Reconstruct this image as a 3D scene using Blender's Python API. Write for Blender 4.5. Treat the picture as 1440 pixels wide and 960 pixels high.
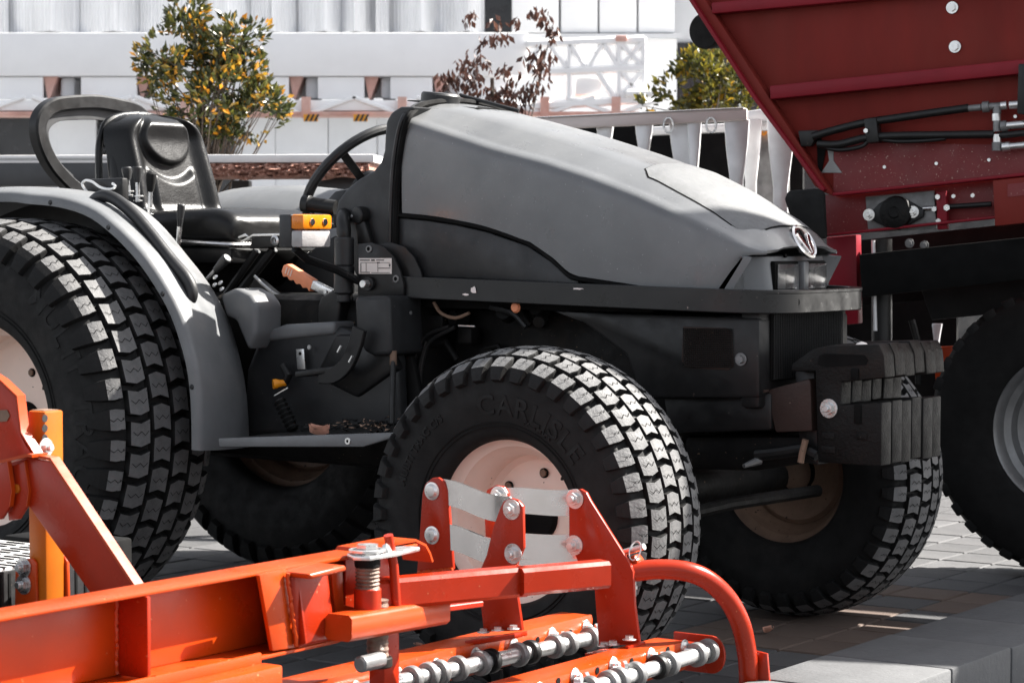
import bpy, bmesh, math, random
from mathutils import Vector, Matrix, noise
random.seed(11)
R = math.radians
for o in list(bpy.data.objects):
    bpy.data.objects.remove(o, do_unlink=True)
scn = bpy.context.scene
COL = scn.collection

# ------------------------------------------------------------------ camera
FPX = 3275.0                      # focal length in pixels of the 1440 px wide photograph
PITCH = R(2.55)
CAM = Vector((0, 0, 1.14))
cam_d = bpy.data.cameras.new('camera')
cam_d.sensor_width = 36.0
cam_d.lens = FPX / 1440.0 * 36.0
cam_d.clip_start = 0.1
cam_d.clip_end = 500
cam_d.dof.use_dof = True
cam_d.dof.focus_distance = 6.0
cam_d.dof.aperture_fstop = 10.0
cam = bpy.data.objects.new('camera', cam_d)
COL.objects.link(cam)
cam.location = CAM
cam.rotation_euler = (R(90) - PITCH, 0, 0)
scn.camera = cam

# ------------------------------------------------------------------ world, sun, exposure
TH = R(34.9)                      # heading of the tractor
SUN_EL, SUN_PHI = R(43), R(56)
_f = Vector((math.cos(TH), -math.sin(TH), 0)); _l = Vector((math.sin(TH), math.cos(TH), 0))
_h = _f * math.cos(SUN_PHI) + _l * math.sin(SUN_PHI)
SUN = (_h * math.cos(SUN_EL) + Vector((0, 0, math.sin(SUN_EL)))).normalized()
wd = bpy.data.worlds.new('World'); scn.world = wd; wd.use_nodes = True
nt = wd.node_tree
bg = nt.nodes['Background']
sky = nt.nodes.new('ShaderNodeTexSky'); sky.sky_type = 'NISHITA'
sky.sun_disc = False
sky.sun_elevation = SUN_EL
sky.sun_rotation = math.atan2(SUN.x, SUN.y)
sky.dust_density = 2.0; sky.ozone_density = 1.0; sky.air_density = 0.7
hs = nt.nodes.new('ShaderNodeHueSaturation'); hs.inputs['Saturation'].default_value = 0.28
nt.links.new(sky.outputs[0], hs.inputs['Color'])
nt.links.new(hs.outputs[0], bg.inputs[0])
bg.inputs[1].default_value = 0.08
sun_d = bpy.data.lights.new('sun', 'SUN'); sun_d.energy = 5.0; sun_d.angle = R(0.5)
sun_d.color = (1.0, 0.955, 0.89)
sun = bpy.data.objects.new('sun', sun_d); COL.objects.link(sun)
sun.rotation_euler = SUN.to_track_quat('Z', 'Y').to_euler()
sun.location = (8, -4, 12)
vs = scn.view_settings
vs.view_transform = 'Standard'; vs.look = 'None'; vs.gamma = 1.0; vs.use_curve_mapping = False
vs.exposure = 1.95

# ------------------------------------------------------------------ helpers
def ray(px, py):
    z = (480 - py) / FPX
    return Vector(((px - 720) / FPX, math.cos(PITCH) + z * math.sin(PITCH), -math.sin(PITCH) + z * math.cos(PITCH)))

class Frame:
    """A place in the scene: origin and axes. on() reads a point of the photo off a plane of this frame."""
    def __init__(s, origin, yaw, pitch=0.0):
        s.o = Vector(origin); s.yaw = yaw; s.pitch = pitch
        s.M = (Matrix.Rotation(-yaw, 3, 'Z') @ Matrix.Rotation(-pitch, 3, 'Y'))
        s.eul = s.M.to_euler()
    def on(s, px, py, a=None, b=None, c=None):
        o = s.M.transposed() @ (CAM - s.o); d = s.M.transposed() @ ray(px, py)
        i, v = (0, a) if a is not None else (1, b) if b is not None else (2, c)
        t = (v - o[i]) / d[i]
        return o + d * t
    def poly(s, pts, **k):
        return [s.on(x, y, **k) for x, y in pts]
    def w(s, v):
        return s.o + s.M @ Vector(v)
    def l(s, v):
        return s.M.transposed() @ (Vector(v) - s.o)

def tag(o, label=None, cat=None, group=None, kind=None):
    if label: o['label'] = label
    if cat: o['category'] = cat
    if group: o['group'] = group
    if kind: o['kind'] = kind
    return o

def thing(name, frame, label, cat, group=None):
    e = bpy.data.objects.new(name, None); e.empty_display_size = 0.1
    COL.objects.link(e); e.location = frame.o; e.rotation_euler = frame.eul
    return tag(e, label, cat, group)

def axmat(z, x=None):
    z = Vector(z).normalized()
    x = Vector(x) if x is not None else (Vector((0, 0, 1)) if abs(z.z) < .9 else Vector((1, 0, 0)))
    x = (x - z * x.dot(z)).normalized(); y = z.cross(x)
    return Matrix((x, y, z)).transposed()

class MB:
    def __init__(s): s.bm = bmesh.new()
    def face(s, vs):
        try: return s.bm.faces.new(vs)
        except ValueError: return None
    def prism(s, pts, vec, bev=0.0, seg=2):
        """closed outline pushed along vec"""
        b = bmesh.new(); vec = Vector(vec)
        lo = [b.verts.new(Vector(p)) for p in pts]; hi = [b.verts.new(Vector(p) + vec) for p in pts]
        n = len(pts)
        b.faces.new(lo[::-1]); b.faces.new(hi)
        for i in range(n): b.faces.new((lo[i], lo[(i + 1) % n], hi[(i + 1) % n], hi[i]))
        bmesh.ops.recalc_face_normals(b, faces=b.faces)
        if bev: s._bev(b, bev, seg)
        return s._join(b)
    def _bev(s, b, w, seg):
        es = [e for e in b.edges if len(e.link_faces) == 2 and e.calc_face_angle(0) > R(28)]
        bmesh.ops.bevel(b, geom=es, offset=w, segments=seg, profile=.5, affect='EDGES', clamp_overlap=True)
    def _join(s, b, M=None):
        mp = {}
        for v in b.verts: mp[v] = s.bm.verts.new(M @ v.co if M else v.co)
        for f in b.faces: s.face([mp[v] for v in f.verts])
        b.free(); return s
    def box(s, c, size, bev=0.0, M=None, seg=2):
        sx, sy, sz = [x / 2 for x in size]; b = bmesh.new()
        vs = [b.verts.new((x, y, z)) for x in (-sx, sx) for y in (-sy, sy) for z in (-sz, sz)]
        for q in ((0, 1, 3, 2), (4, 6, 7, 5), (0, 4, 5, 1), (2, 3, 7, 6), (0, 2, 6, 4), (1, 5, 7, 3)): b.faces.new([vs[i] for i in q])
        bmesh.ops.recalc_face_normals(b, faces=b.faces)
        if bev: s._bev(b, bev, seg)
        T = Matrix.Translation(Vector(c)) @ (M.to_4x4() if M else Matrix.Identity(4))
        return s._join(b, T)
    def tube(s, pts, r, n=10, closed=False, cap=True, flat=None, up=None):
        """swept round tube, or a flat one with flat=(w,h)"""
        pts = [Vector(p) for p in pts]; m = len(pts)
        rs = r if isinstance(r, (list, tuple)) else [r] * m
        rings = []; prev = None
        for i in range(m):
            if closed: t = pts[(i + 1) % m] - pts[i - 1]
            else: t = pts[min(i + 1, m - 1)] - pts[max(i - 1, 0)]
            t.normalize()
            if prev is None:
                u = Vector(up) if up is not None else (Vector((0, 0, 1)) if abs(t.z) < .9 else Vector((1, 0, 0)))
            else: u = prev
            if up is not None: u = Vector(up)
            u = (u - t * u.dot(t)).normalized(); prev = u; v = t.cross(u)
            ring = []
            if flat:
                w, h = flat[0] / 2, flat[1] / 2; k = min(w, h) * .3
                prof = [(w - k, h), (w, h - k), (w, -h + k), (w - k, -h), (-w + k, -h), (-w, -h + k), (-w, h - k), (-w + k, h)]
            else: prof = [(rs[i] * math.sin(2 * math.pi * j / n), rs[i] * math.cos(2 * math.pi * j / n)) for j in range(n)]
            for x, y in prof: ring.append(s.bm.verts.new(pts[i] + v * x + u * y))
            rings.append(ring)
        k = len(rings[0])
        for i in range(m if closed else m - 1):
            A, B = rings[i], rings[(i + 1) % m]
            for j in range(k): s.face((A[j], A[(j + 1) % k], B[(j + 1) % k], B[j]))
        if cap and not closed: s.face(rings[0][::-1]); s.face(rings[-1])
        return s
    def lathe(s, prof, pos, axis, n=24, x=None):
        """prof: (radius, height) pairs turned about axis at pos"""
        M = axmat(axis, x); pos = Vector(pos); rings = []
        for r, h in prof:
            if r < 1e-6: rings.append([s.bm.verts.new(pos + M @ Vector((0, 0, h)))])
            else: rings.append([s.bm.verts.new(pos + M @ Vector((r * math.cos(2 * math.pi * j / n), r * math.sin(2 * math.pi * j / n), h))) for j in range(n)])
        for A, B in zip(rings, rings[1:]):
            for j in range(n):
                a0, a1 = A[j % len(A)], A[(j + 1) % len(A)]; b0, b1 = B[j % len(B)], B[(j + 1) % len(B)]
                q = [a0]
                for v in (a1, b1, b0):
                    if v not in q: q.append(v)
                if len(q) > 2: s.face(q)
        return s
    def cyl(s, p, axis, r, h, n=20, bev=None):
        b = bev if bev is not None else min(r, h) * .12
        return s.lathe([(0, 0), (r - b, 0), (r, b), (r, h - b), (r - b, h), (0, h)], p, axis, n)
    def bolt(s, p, axis, r, washer=True, nut=False):
        p = Vector(p); ax = Vector(axis).normalized()
        if washer: s.cyl(p, ax, r * 1.55, r * .22, 20); p = p + ax * r * .2
        b = bmesh.new(); h = r * .75
        lo = [b.verts.new((r * math.cos(i * math.pi / 3), r * math.sin(i * math.pi / 3), 0)) for i in range(6)]
        hi = [b.verts.new((v.co.x, v.co.y, h)) for v in lo]
        b.faces.new(hi); b.faces.new(lo[::-1])
        for i in range(6): b.faces.new((lo[i], lo[(i + 1) % 6], hi[(i + 1) % 6], hi[i]))
        s._bev(b, r * .12, 1)
        s._join(b, Matrix.Translation(p) @ axmat(ax).to_4x4())
        if nut: s.cyl(p + ax * h, ax, r * .55, r * .6, 12)
        return s
    def loft(s, rings, closed=False, cap=False):
        V = [[s.bm.verts.new(Vector(p)) for p in r] for r in rings]; k = len(V[0])
        for A, B in zip(V, V[1:]):
            for j in range(k if closed else k - 1): s.face((A[j], A[(j + 1) % k], B[(j + 1) % k], B[j]))
        if cap: s.face(V[0][::-1]); s.face(V[-1])
        return s
    def build(s, name, mat, parent=None, smooth=35, solid=0.0, recalc=True, sub=0):
        bm = s.bm
        if recalc: bmesh.ops.recalc_face_normals(bm, faces=bm.faces)
        me = bpy.data.meshes.new(name); bm.to_mesh(me); bm.free()
        for p in me.polygons: p.use_smooth = True
        if smooth: me.set_sharp_from_angle(angle=R(smooth))
        o = bpy.data.objects.new(name, me); COL.objects.link(o)
        if mat is not None:
            for m in (mat if isinstance(mat, (list, tuple)) else [mat]): me.materials.append(m)
        if parent is not None: o.parent = parent
        if solid:
            md = o.modifiers.new('thickness', 'SOLIDIFY'); md.thickness = solid; md.offset = 0
            md = o.modifiers.new('crease', 'EDGE_SPLIT'); md.split_angle = R(max(smooth, 30))
        if sub:
            md = o.modifiers.new('smooth', 'SUBSURF'); md.levels = sub; md.render_levels = sub
        return o

def share(o, parent=None, loc=None, rot=None, scale=None):
    c = o.copy(); COL.objects.link(c)
    if parent is not None: c.parent = parent
    if loc is not None: c.location = loc
    if rot is not None: c.rotation_euler = rot
    if scale is not None: c.scale = scale
    return c

def spline(pts, n=6):
    """smooth curve through points (Catmull-Rom)"""
    P = [Vector(p) for p in pts]; P = [P[0] * 2 - P[1]] + P + [P[-1] * 2 - P[-2]]; out = []
    for i in range(1, len(P) - 2):
        for k in range(n):
            t = k / n; a, b, c, d = P[i - 1], P[i], P[i + 1], P[i + 2]
            out.append(.5 * ((2 * b) + (c - a) * t + (2 * a - 5 * b + 4 * c - d) * t * t + (3 * b - a - 3 * c + d) * t ** 3))
    out.append(P[-2]); return out

def lerp_table(tab, x):
    if x <= tab[0][0]: return tab[0][1]
    for (x0, y0), (x1, y1) in zip(tab, tab[1:]):
        if x <= x1: return y0 + (y1 - y0) * (x - x0) / (x1 - x0)
    return tab[-1][1]

# ------------------------------------------------------------------ materials
MAT = {}
def mat(name, col, rough=.5, metal=0.0, var=.25, scale=6.0, bump=.0, bscale=60.0, specks=None, speck_amt=.0, speck_scale=90.0,
        dust=None, dust_amt=0.0, spec=.5, coat=0.0, rvar=.15, rnd=0.0, trans=0.0, stretch=None):
    m = bpy.data.materials.new(name); m.use_nodes = True; N = m.node_tree.nodes; L = m.node_tree.links
    bs = N['Principled BSDF']
    tc = N.new('ShaderNodeTexCoord'); src = tc.outputs['Object']
    if stretch:
        mp = N.new('ShaderNodeMapping'); mp.inputs['Scale'].default_value = stretch; L.new(src, mp.inputs[0]); src = mp.outputs[0]
    def nz(sc, det=6, ro=.6):
        n = N.new('ShaderNodeTexNoise'); n.inputs['Scale'].default_value = sc; n.inputs['Detail'].default_value = det; n.inputs['Roughness'].default_value = ro
        L.new(src, n.inputs['Vector']); return n
    def mix(f, a, b, kind='MIX'):
        x = N.new('ShaderNodeMix'); x.data_type = 'RGBA'; x.blend_type = kind
        for sck, v in ((0, f), (6, a), (7, b)):
            if isinstance(v, (int, float)): x.inputs[sck].default_value = v
            elif isinstance(v, (tuple, list)): x.inputs[sck].default_value = (*v, 1)
            else: L.new(v, x.inputs[sck])
        return x.outputs[2]
    def ramp(v, a, b):
        r = N.new('ShaderNodeMapRange'); r.inputs[1].default_value = a; r.inputs[2].default_value = b; L.new(v, r.inputs[0]); return r.outputs[0]
    n1 = nz(scale)
    lo = tuple(c * (1 - var) for c in col); hi = tuple(min(1, c * (1 + var)) for c in col)
    c = mix(ramp(n1.outputs[0], .3, .7), lo, hi)
    if rnd:
        oi = N.new('ShaderNodeObjectInfo'); h = N.new('ShaderNodeHueSaturation')
        r = N.new('ShaderNodeMapRange'); r.inputs[3].default_value = 1 - rnd; r.inputs[4].default_value = 1 + rnd
        L.new(oi.outputs['Random'], r.inputs[0]); L.new(r.outputs[0], h.inputs['Value']); L.new(c, h.inputs['Color']); c = h.outputs[0]
    if dust:
        n3 = nz(scale * .45, 8, .7)
        r = ramp(n3.outputs[0], .62 - dust_amt * .4, .85 - dust_amt * .3)
        mm = N.new('ShaderNodeMath'); mm.operation = 'MULTIPLY'; mm.inputs[1].default_value = min(1, .45 + dust_amt * .4); L.new(r, mm.inputs[0])
        c = mix(mm.outputs[0], c, dust)
    if specks:
        n2 = nz(speck_scale, 3, .5)
        c = mix(ramp(n2.outputs[0], .74 - speck_amt, .78 - speck_amt), c, specks)
    L.new(c, bs.inputs['Base Color'])
    rr = nz(scale * 2.2)
    mr = N.new('ShaderNodeMapRange'); mr.inputs[1].default_value = .25; mr.inputs[2].default_value = .75
    mr.inputs[3].default_value = max(.03, rough - rvar); mr.inputs[4].default_value = min(1, rough + rvar)
    L.new(rr.outputs[0], mr.inputs[0]); L.new(mr.outputs[0], bs.inputs['Roughness'])
    bs.inputs['Metallic'].default_value = metal
    bs.inputs['Specular IOR Level'].default_value = spec
    bs.inputs['Coat Weight'].default_value = coat; bs.inputs['Coat Roughness'].default_value = .12
    if trans: bs.inputs['Transmission Weight'].default_value = trans
    if bump:
        nb = nz(bscale, 5, .6); bp = N.new('ShaderNodeBump'); bp.inputs['Strength'].default_value = bump; bp.inputs['Distance'].default_value = .004
        L.new(nb.outputs[0], bp.inputs['Height']); L.new(bp.outputs[0], bs.inputs['Normal'])
    MAT[name] = m
    return m

mat('hood_paint', (.128, .133, .138), .34, var=.12, scale=5, rvar=.12, specks=(.36, .36, .36), speck_amt=.03, speck_scale=160, dust=(.195, .195, .192), dust_amt=.35, bump=.05, bscale=90, coat=.15)
mat('nose_paint', (.128, .133, .138), .34, var=.12, scale=9, rvar=.1, dust=(.22, .22, .215), dust_amt=.3)
mat('vent_mesh', (.125, .13, .135), .5, var=.1, scale=30, bump=.7, bscale=420)
mat('fender_paint', (.128, .133, .138), .42, var=.14, scale=7, dust=(.19, .185, .178), dust_amt=.35, bump=.04, specks=(.05, .05, .05), speck_amt=.0, speck_scale=60)
mat('dark_plastic', (.020, .0207, .022), .45, var=.3, scale=8, bump=.12, bscale=260, specks=(.09, .09, .09), speck_amt=.03, speck_scale=160, dust=(.045, .045, .044), dust_amt=.25, spec=.4)
mat('black_paint', (.010, .010, .0105), .42, var=.3, scale=9, specks=(.10, .08, .07), speck_amt=.02, dust=(.026, .024, .022), dust_amt=.25, bump=.05, bscale=80, spec=.35)
mat('bar_paint', (.012, .0122, .0126), .34, var=.3, scale=9, specks=(.35, .28, .25), speck_amt=.02, speck_scale=40, dust=(.035, .035, .035), dust_amt=.22, bump=.04, spec=.4)
mat('cast_iron', (.0075, .0072, .007), .5, var=.4, scale=9, bump=.6, bscale=130, dust=(.035, .020, .013), dust_amt=.22, specks=(.14, .12, .10), speck_amt=.02, speck_scale=140, spec=.18)
mat('brown_cast', (.040, .024, .020), .6, var=.25, scale=7, bump=.3, bscale=120, specks=(.3, .25, .2), speck_amt=.0, spec=.3)
mat('engine_grime', (.0075, .0072, .007), .6, var=.5, scale=10, bump=.3, dust=(.035, .024, .016), dust_amt=.22, specks=(.16, .11, .07), speck_amt=.03, spec=.15)
mat('deep_black', (.0035, .0035, .0035), .8, var=.3, scale=8, spec=.15)
mat('rubber', (.0115, .0115, .0115), .7, var=.3, scale=12, bump=.2, bscale=120, dust=(.032, .028, .025), dust_amt=.22, spec=.2)
mat('rubber_inner', (.008, .0078, .0076), .8, var=.3, scale=9, bump=.1, dust=(.02, .018, .016), dust_amt=.2, spec=.2)
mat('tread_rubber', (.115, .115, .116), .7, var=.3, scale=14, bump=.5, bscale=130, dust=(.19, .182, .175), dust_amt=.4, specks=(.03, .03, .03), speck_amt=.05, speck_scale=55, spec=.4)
mat('letter_rubber', (.0095, .0095, .0095), .65, var=.2, scale=20, spec=.25)
mat('rim_paint', (.90, .71, .61), .45, var=.05, scale=6, dust=(.70, .52, .43), dust_amt=.2, specks=(.16, .10, .07), speck_amt=.02, speck_scale=80, bump=.03)
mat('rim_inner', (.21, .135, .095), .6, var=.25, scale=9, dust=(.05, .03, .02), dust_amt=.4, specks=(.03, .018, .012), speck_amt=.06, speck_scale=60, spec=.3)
mat('vinyl', (.0065, .0066, .0068), .33, var=.12, scale=10, bump=.2, bscale=170, rvar=.06, spec=.27)
mat('steel', (.62, .62, .62), .3, metal=1.0, var=.15, scale=30, bump=.05, dust=(.35, .30, .26), dust_amt=.15)
mat('zinc', (.72, .72, .71), .33, metal=.9, var=.12, scale=25, rvar=.12, dust=(.45, .41, .36), dust_amt=.1)
mat('strap_steel', (.74, .72, .71), .24, metal=.95, var=.08, scale=6, rvar=.08, bump=.03, bscale=14)
mat('grey_iron', (.20, .20, .20), .5, metal=.5, var=.3, scale=18, bump=.2, dust=(.10, .07, .05), dust_amt=.2)
mat('rusty_thread', (.16, .11, .085), .6, metal=.4, var=.5, scale=30, bump=.6, bscale=110, specks=(.5, .42, .36), speck_amt=.05, speck_scale=45)
mat('orange_paint', (.42, .044, .0028), .32, var=.16, scale=4, rvar=.12, specks=(.56, .22, .10), speck_amt=.02, speck_scale=90, dust=(.26, .036, .010), dust_amt=.35, bump=.05, bscale=45, spec=.32)  # implement paint, hue pushed oranger for its sunlit faces
mat('orange_paint_shaded', (.33, .019, .0030), .29, var=.16, scale=4, rvar=.12, specks=(.52, .17, .09), speck_amt=.02, speck_scale=90, dust=(.21, .022, .009), dust_amt=.35, bump=.05, bscale=45, spec=.30)  # same implement paint, reddened and darkened for faces in shade
mat('yellow_paint', (.42, .105, .005), .42, var=.14, scale=6, rvar=.1, specks=(.25, .09, .03), speck_amt=.01, spec=.25, dust=(.26, .065, .008), dust_amt=.3)
mat('spreader_red', (.185, .019, .0145), .6, var=.2, scale=5, rvar=.08, dust=(.15, .030, .020), dust_amt=.4, bump=.06, bscale=12, stretch=(1, 1, .35), spec=.2)
mat('rim_grey', (.20, .20, .20), .4, metal=.5, var=.2, scale=9, dust=(.1, .09, .08), dust_amt=.3)
mat('spreader_rib', (.20, .006, .015), .5, var=.12, scale=6, rvar=.06, spec=.25)
mat('spreader_dusty', (.17, .014, .016), .55, var=.15, scale=5, specks=(.42, .28, .23), speck_amt=.07, speck_scale=170)
mat('hose', (.0075, .0075, .0075), .45, var=.2, scale=20, bump=.15, bscale=160, spec=.4)
mat('amber', (.86, .25, .01), .18, var=.12, scale=50, trans=.25, bump=.2, bscale=90)
mat('clear_lens', (.55, .53, .53), .12, var=.12, scale=30, trans=.45, bump=.3, bscale=70)
mat('reflector', (.9, .9, .9), .28, metal=.35, var=.1, scale=30, bump=.5, bscale=60)
mat('headlamp_glass', (.9, .9, .9), .05, var=.02, scale=10, trans=.95)
mat('chrome', (.82, .80, .79), .12, metal=1.0, var=.06, scale=10)
mat('orange_grip', (.78, .27, .13), .5, var=.12, scale=25, bump=.1)
mat('yellow_knob', (.83, .30, .01), .4, var=.08, scale=25)
mat('label_white', (.76, .70, .66), .5, var=.06, scale=20)
mat('label_ink', (.05, .045, .045), .5)
mat('paving', (.082, .082, .084), .78, var=.25, scale=3.5, rnd=.2, bump=.5, bscale=55, specks=(.24, .23, .22), speck_amt=.0, speck_scale=190, dust=(.055, .052, .05), dust_amt=.3, spec=.3)
mat('paving_brown', (.115, .085, .070), .8, var=.25, scale=3.5, rnd=.15, bump=.5, bscale=55, dust=(.06, .045, .036), dust_amt=.3, spec=.3)
mat('joint_sand', (.055, .052, .05), .95, var=.3, scale=14, bump=.4)
mat('kerb_stone', (.105, .107, .110), .75, var=.16, scale=4, rnd=.08, bump=.5, bscale=60, specks=(.26, .26, .26), speck_amt=.02, speck_scale=210, dust=(.075, .075, .075), dust_amt=.3, spec=.3)
mat('boom_white', (.90, .90, .90), .4, var=.03, scale=4, specks=(.35, .3, .28), speck_amt=-.01, speck_scale=20)
mat('boom_pink', (.62, .33, .27), .5, var=.25, scale=4, dust=(.75, .62, .56), dust_amt=.4)
mat('facade_white', (.90, .905, .91), .55, var=.03, scale=3)
mat('facade_grey', (.64, .65, .665), .55, var=.06, scale=2)
mat('facade_sheet', (.80, .81, .825), .42, var=.14, scale=3, stretch=(1, 1, .2))
mat('window_dark', (.02, .02, .022), .2, var=.3, scale=4)
mat('louvre_dark', (.035, .036, .038), .45, var=.2, scale=6)
mat('beige_wall', (.20, .165, .15), .7, var=.1, scale=4)
mat('alu', (.74, .745, .75), .38, metal=.35, var=.1, scale=10, rvar=.1, dust=(.6, .59, .58), dust_amt=.2)
mat('alu_dusty', (.80, .72, .69), .6, metal=.1, var=.12, scale=9, dust=(.85, .80, .78), dust_amt=.35, stretch=(.3, 1, 3))
mat('concrete', (.68, .675, .665), .85, var=.1, scale=.8, bump=.2, bscale=30)
mat('deck_top', (.74, .73, .72), .6, var=.06, scale=6)
mat('mulch', (.34, .17, .125), .9, var=.5, scale=30, bump=.9, bscale=60, specks=(.75, .50, .42), speck_amt=.12, speck_scale=55)
mat('steel_dark', (.045, .046, .048), .45, var=.2, scale=7)
mat('bark', (.075, .055, .042), .85, var=.3, scale=18, bump=.6, bscale=50)
mat('dry_leaf', (.48, .24, .17), .7, var=.25, scale=40)
mat('hazard_yellow', (.78, .33, .02), .5, var=.05)
mat('hazard_black', (.02, .02, .02), .5, var=.1)
mat('slot_cover_lit', (.62, .62, .62), .4, metal=.2, var=.12, scale=9, dust=(.75, .75, .75), dust_amt=.2)  # pale base carries the sunlit white of the cover's top

def leaf_mat(name, cols, rough=.4):
    m = bpy.data.materials.new(name); m.use_nodes = True; N = m.node_tree.nodes; L = m.node_tree.links
    bs = N['Principled BSDF']; at = N.new('ShaderNodeAttribute'); at.attribute_name = 'tint'; at.attribute_type = 'GEOMETRY'
    cr = N.new('ShaderNodeValToRGB'); L.new(at.outputs['Fac'], cr.inputs[0])
    els = cr.color_ramp.elements
    while len(els) < len(cols): els.new(.5)
    for e, (p, c) in zip(els, cols): e.position = p; e.color = (*c, 1)
    L.new(cr.outputs[0], bs.inputs['Base Color']); bs.inputs['Roughness'].default_value = rough
    bs.inputs['Transmission Weight'].default_value = 0.0
    tr = N.new('ShaderNodeBsdfTranslucent'); mx = N.new('ShaderNodeMixShader'); mx.inputs[0].default_value = .3
    L.new(cr.outputs[0], tr.inputs[0]); L.new(bs.outputs[0], mx.inputs[1]); L.new(tr.outputs[0], mx.inputs[2])
    L.new(mx.outputs[0], N['Material Output'].inputs[0])
    MAT[name] = m
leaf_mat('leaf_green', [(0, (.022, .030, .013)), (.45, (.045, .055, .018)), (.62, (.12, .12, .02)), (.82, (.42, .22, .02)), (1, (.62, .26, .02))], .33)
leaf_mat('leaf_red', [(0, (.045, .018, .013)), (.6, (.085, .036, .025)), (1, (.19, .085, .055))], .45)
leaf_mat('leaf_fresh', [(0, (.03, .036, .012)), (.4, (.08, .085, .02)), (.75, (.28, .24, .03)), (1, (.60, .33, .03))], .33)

# ================================================================== setting
T = Frame((.4657, 6.463, 0), TH)          # tractor frame: X forward, Y to the far side, Z up; origin under the front axle

# ---- ground: one sheet to the horizon, slabs laid on it near the machines
g = MB(); g.box((0, 60, -.035), (400, 400, .02))
ground = tag(g.build('ground', MAT['joint_sand']), kind='structure')
g = MB(); g.box((0, 100, -.014), (200, 176, .01)); tag(g.build('forecourt', MAT['concrete']), kind='structure')
def in_view(p):
    d = p - CAM; dep = d.y * math.cos(PITCH) - d.z * math.sin(PITCH)
    if dep < 1: return None
    x = 720 + FPX * d.x / dep; y = 480 - FPX * (d.y * math.sin(PITCH) + d.z * math.cos(PITCH)) / dep
    return x, y, dep
SA, SB = .2, .215
cells = []
for i in range(-60, 30):
    for j in range(-24, 50):
        a, b = (i + .5) * SA + .049, (j + .5) * SB + .13
        w = T.w((a, b, 0)); v = in_view(w)
        if not v: continue
        kerb_zone = .72 < a
        vis = (-60 < v[0] < 1500 and 690 < v[1] < 1010)
        # patches of paving seen between the machines come first
        gap = (vis and ((560 < v[0] < 1500 and v[1] > 690) or (-20 < v[0] < 640 and v[1] > 760)))
        cells.append((0 if gap else 1, v[2], a, b, i, j))
cells.sort()
def slab_mesh(name, m):
    s = MB(); s.box((0, 0, -.015), (SA - .007, SB - .007, .03), .004, seg=1); return s.build(name, m, ground)
slab0 = slab_mesh('paving_slab', MAT['paving']); slab1 = slab_mesh('paving_slab', MAT['paving_brown'])
used = set(); rest = MB()
def brown(a, b): return -.15 < a < .45 and .05 < b < 1.35 and (int(a * 5) + int(b * 4.6)) % 5 != 0
for n, (q, dep, a, b, i, j) in enumerate(cells):
    rr = random.Random(i * 977 + j * 131)
    loc = T.w((a, b, -.003 + rr.uniform(-.0015, .0015)))
    rot = (rr.uniform(-.004, .004), rr.uniform(-.004, .004), -TH + rr.uniform(-.006, .006))
    if n < 290:
        src = slab1 if brown(a, b) else slab0
        o = src if src.name not in used else share(src)
        used.add(src.name); o.parent = ground; o.location = loc; o.rotation_euler = rot
    else:
        Mx = Matrix.Rotation(-TH, 3, 'Z')
        rest.box(loc + Vector((0, 0, -.015)), (SA - .007, SB - .007, .03), M=Mx)
tag(rest.build('paving', MAT['paving'], ground), kind='stuff')

# ---- kerb of long stones, parallel to the tractor's axles
kf = Frame(T.w((.755, -.58, 0)), TH)
kerb = bpy.data.objects.new('kerb', None); COL.objects.link(kerb); kerb.location = kf.o; kerb.rotation_euler = kf.eul
tag(kerb, kind='structure')
ks = MB(); ks.box((.165, 0, .055), (.33, .347, .17), .007); k0 = ks.build('kerb_stone', MAT['kerb_stone'], kerb)
for n in range(-5, 14):
    o = k0 if n == -5 else share(k0)
    o.location = (random.uniform(-.002, .002), .175 + n * .35, random.uniform(-.002, .002)); o.rotation_euler.z = random.uniform(-.004, .004)

# ---- far building: white cladding over grey panels
BY = 24.0
B = Frame((0, BY, 0), 0)
bld = thing('building', B, 'far pale building with translucent fluted sheets above and grey panels below', 'building')
def bx(px0, px1, py0, py1, y=0.0):
    p = B.on(px0, py1, b=y); q = B.on(px1, py0, b=y); return p.x, q.x, p.z, q.z
def slabwall(name, m, px0, px1, py0, py1, y=0.0, th=.2, parent=bld, bev=.0, zlo=None):
    x0, x1, z0, z1 = bx(px0, px1, py0, py1, y)
    if zlo is not None: z0 = zlo
    w = MB(); w.box(((x0 + x1) / 2, y + th / 2, (z0 + z1) / 2), (x1 - x0, th, z1 - z0), bev); return w.build(name, m, parent)
# upper wall body (set back) and long white spandrel band
slabwall('upper_wall', MAT['facade_grey'], -900, 2200, -700, 60, .55, .3)
slabwall('spandrel_band', MAT['facade_white'], -900, 952, 47, 160, .10, .5, bev=.01)
slabwall('lower_wall', MAT['facade_grey'], -900, 2200, 150, 520, .75, .3, zlo=0)
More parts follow.
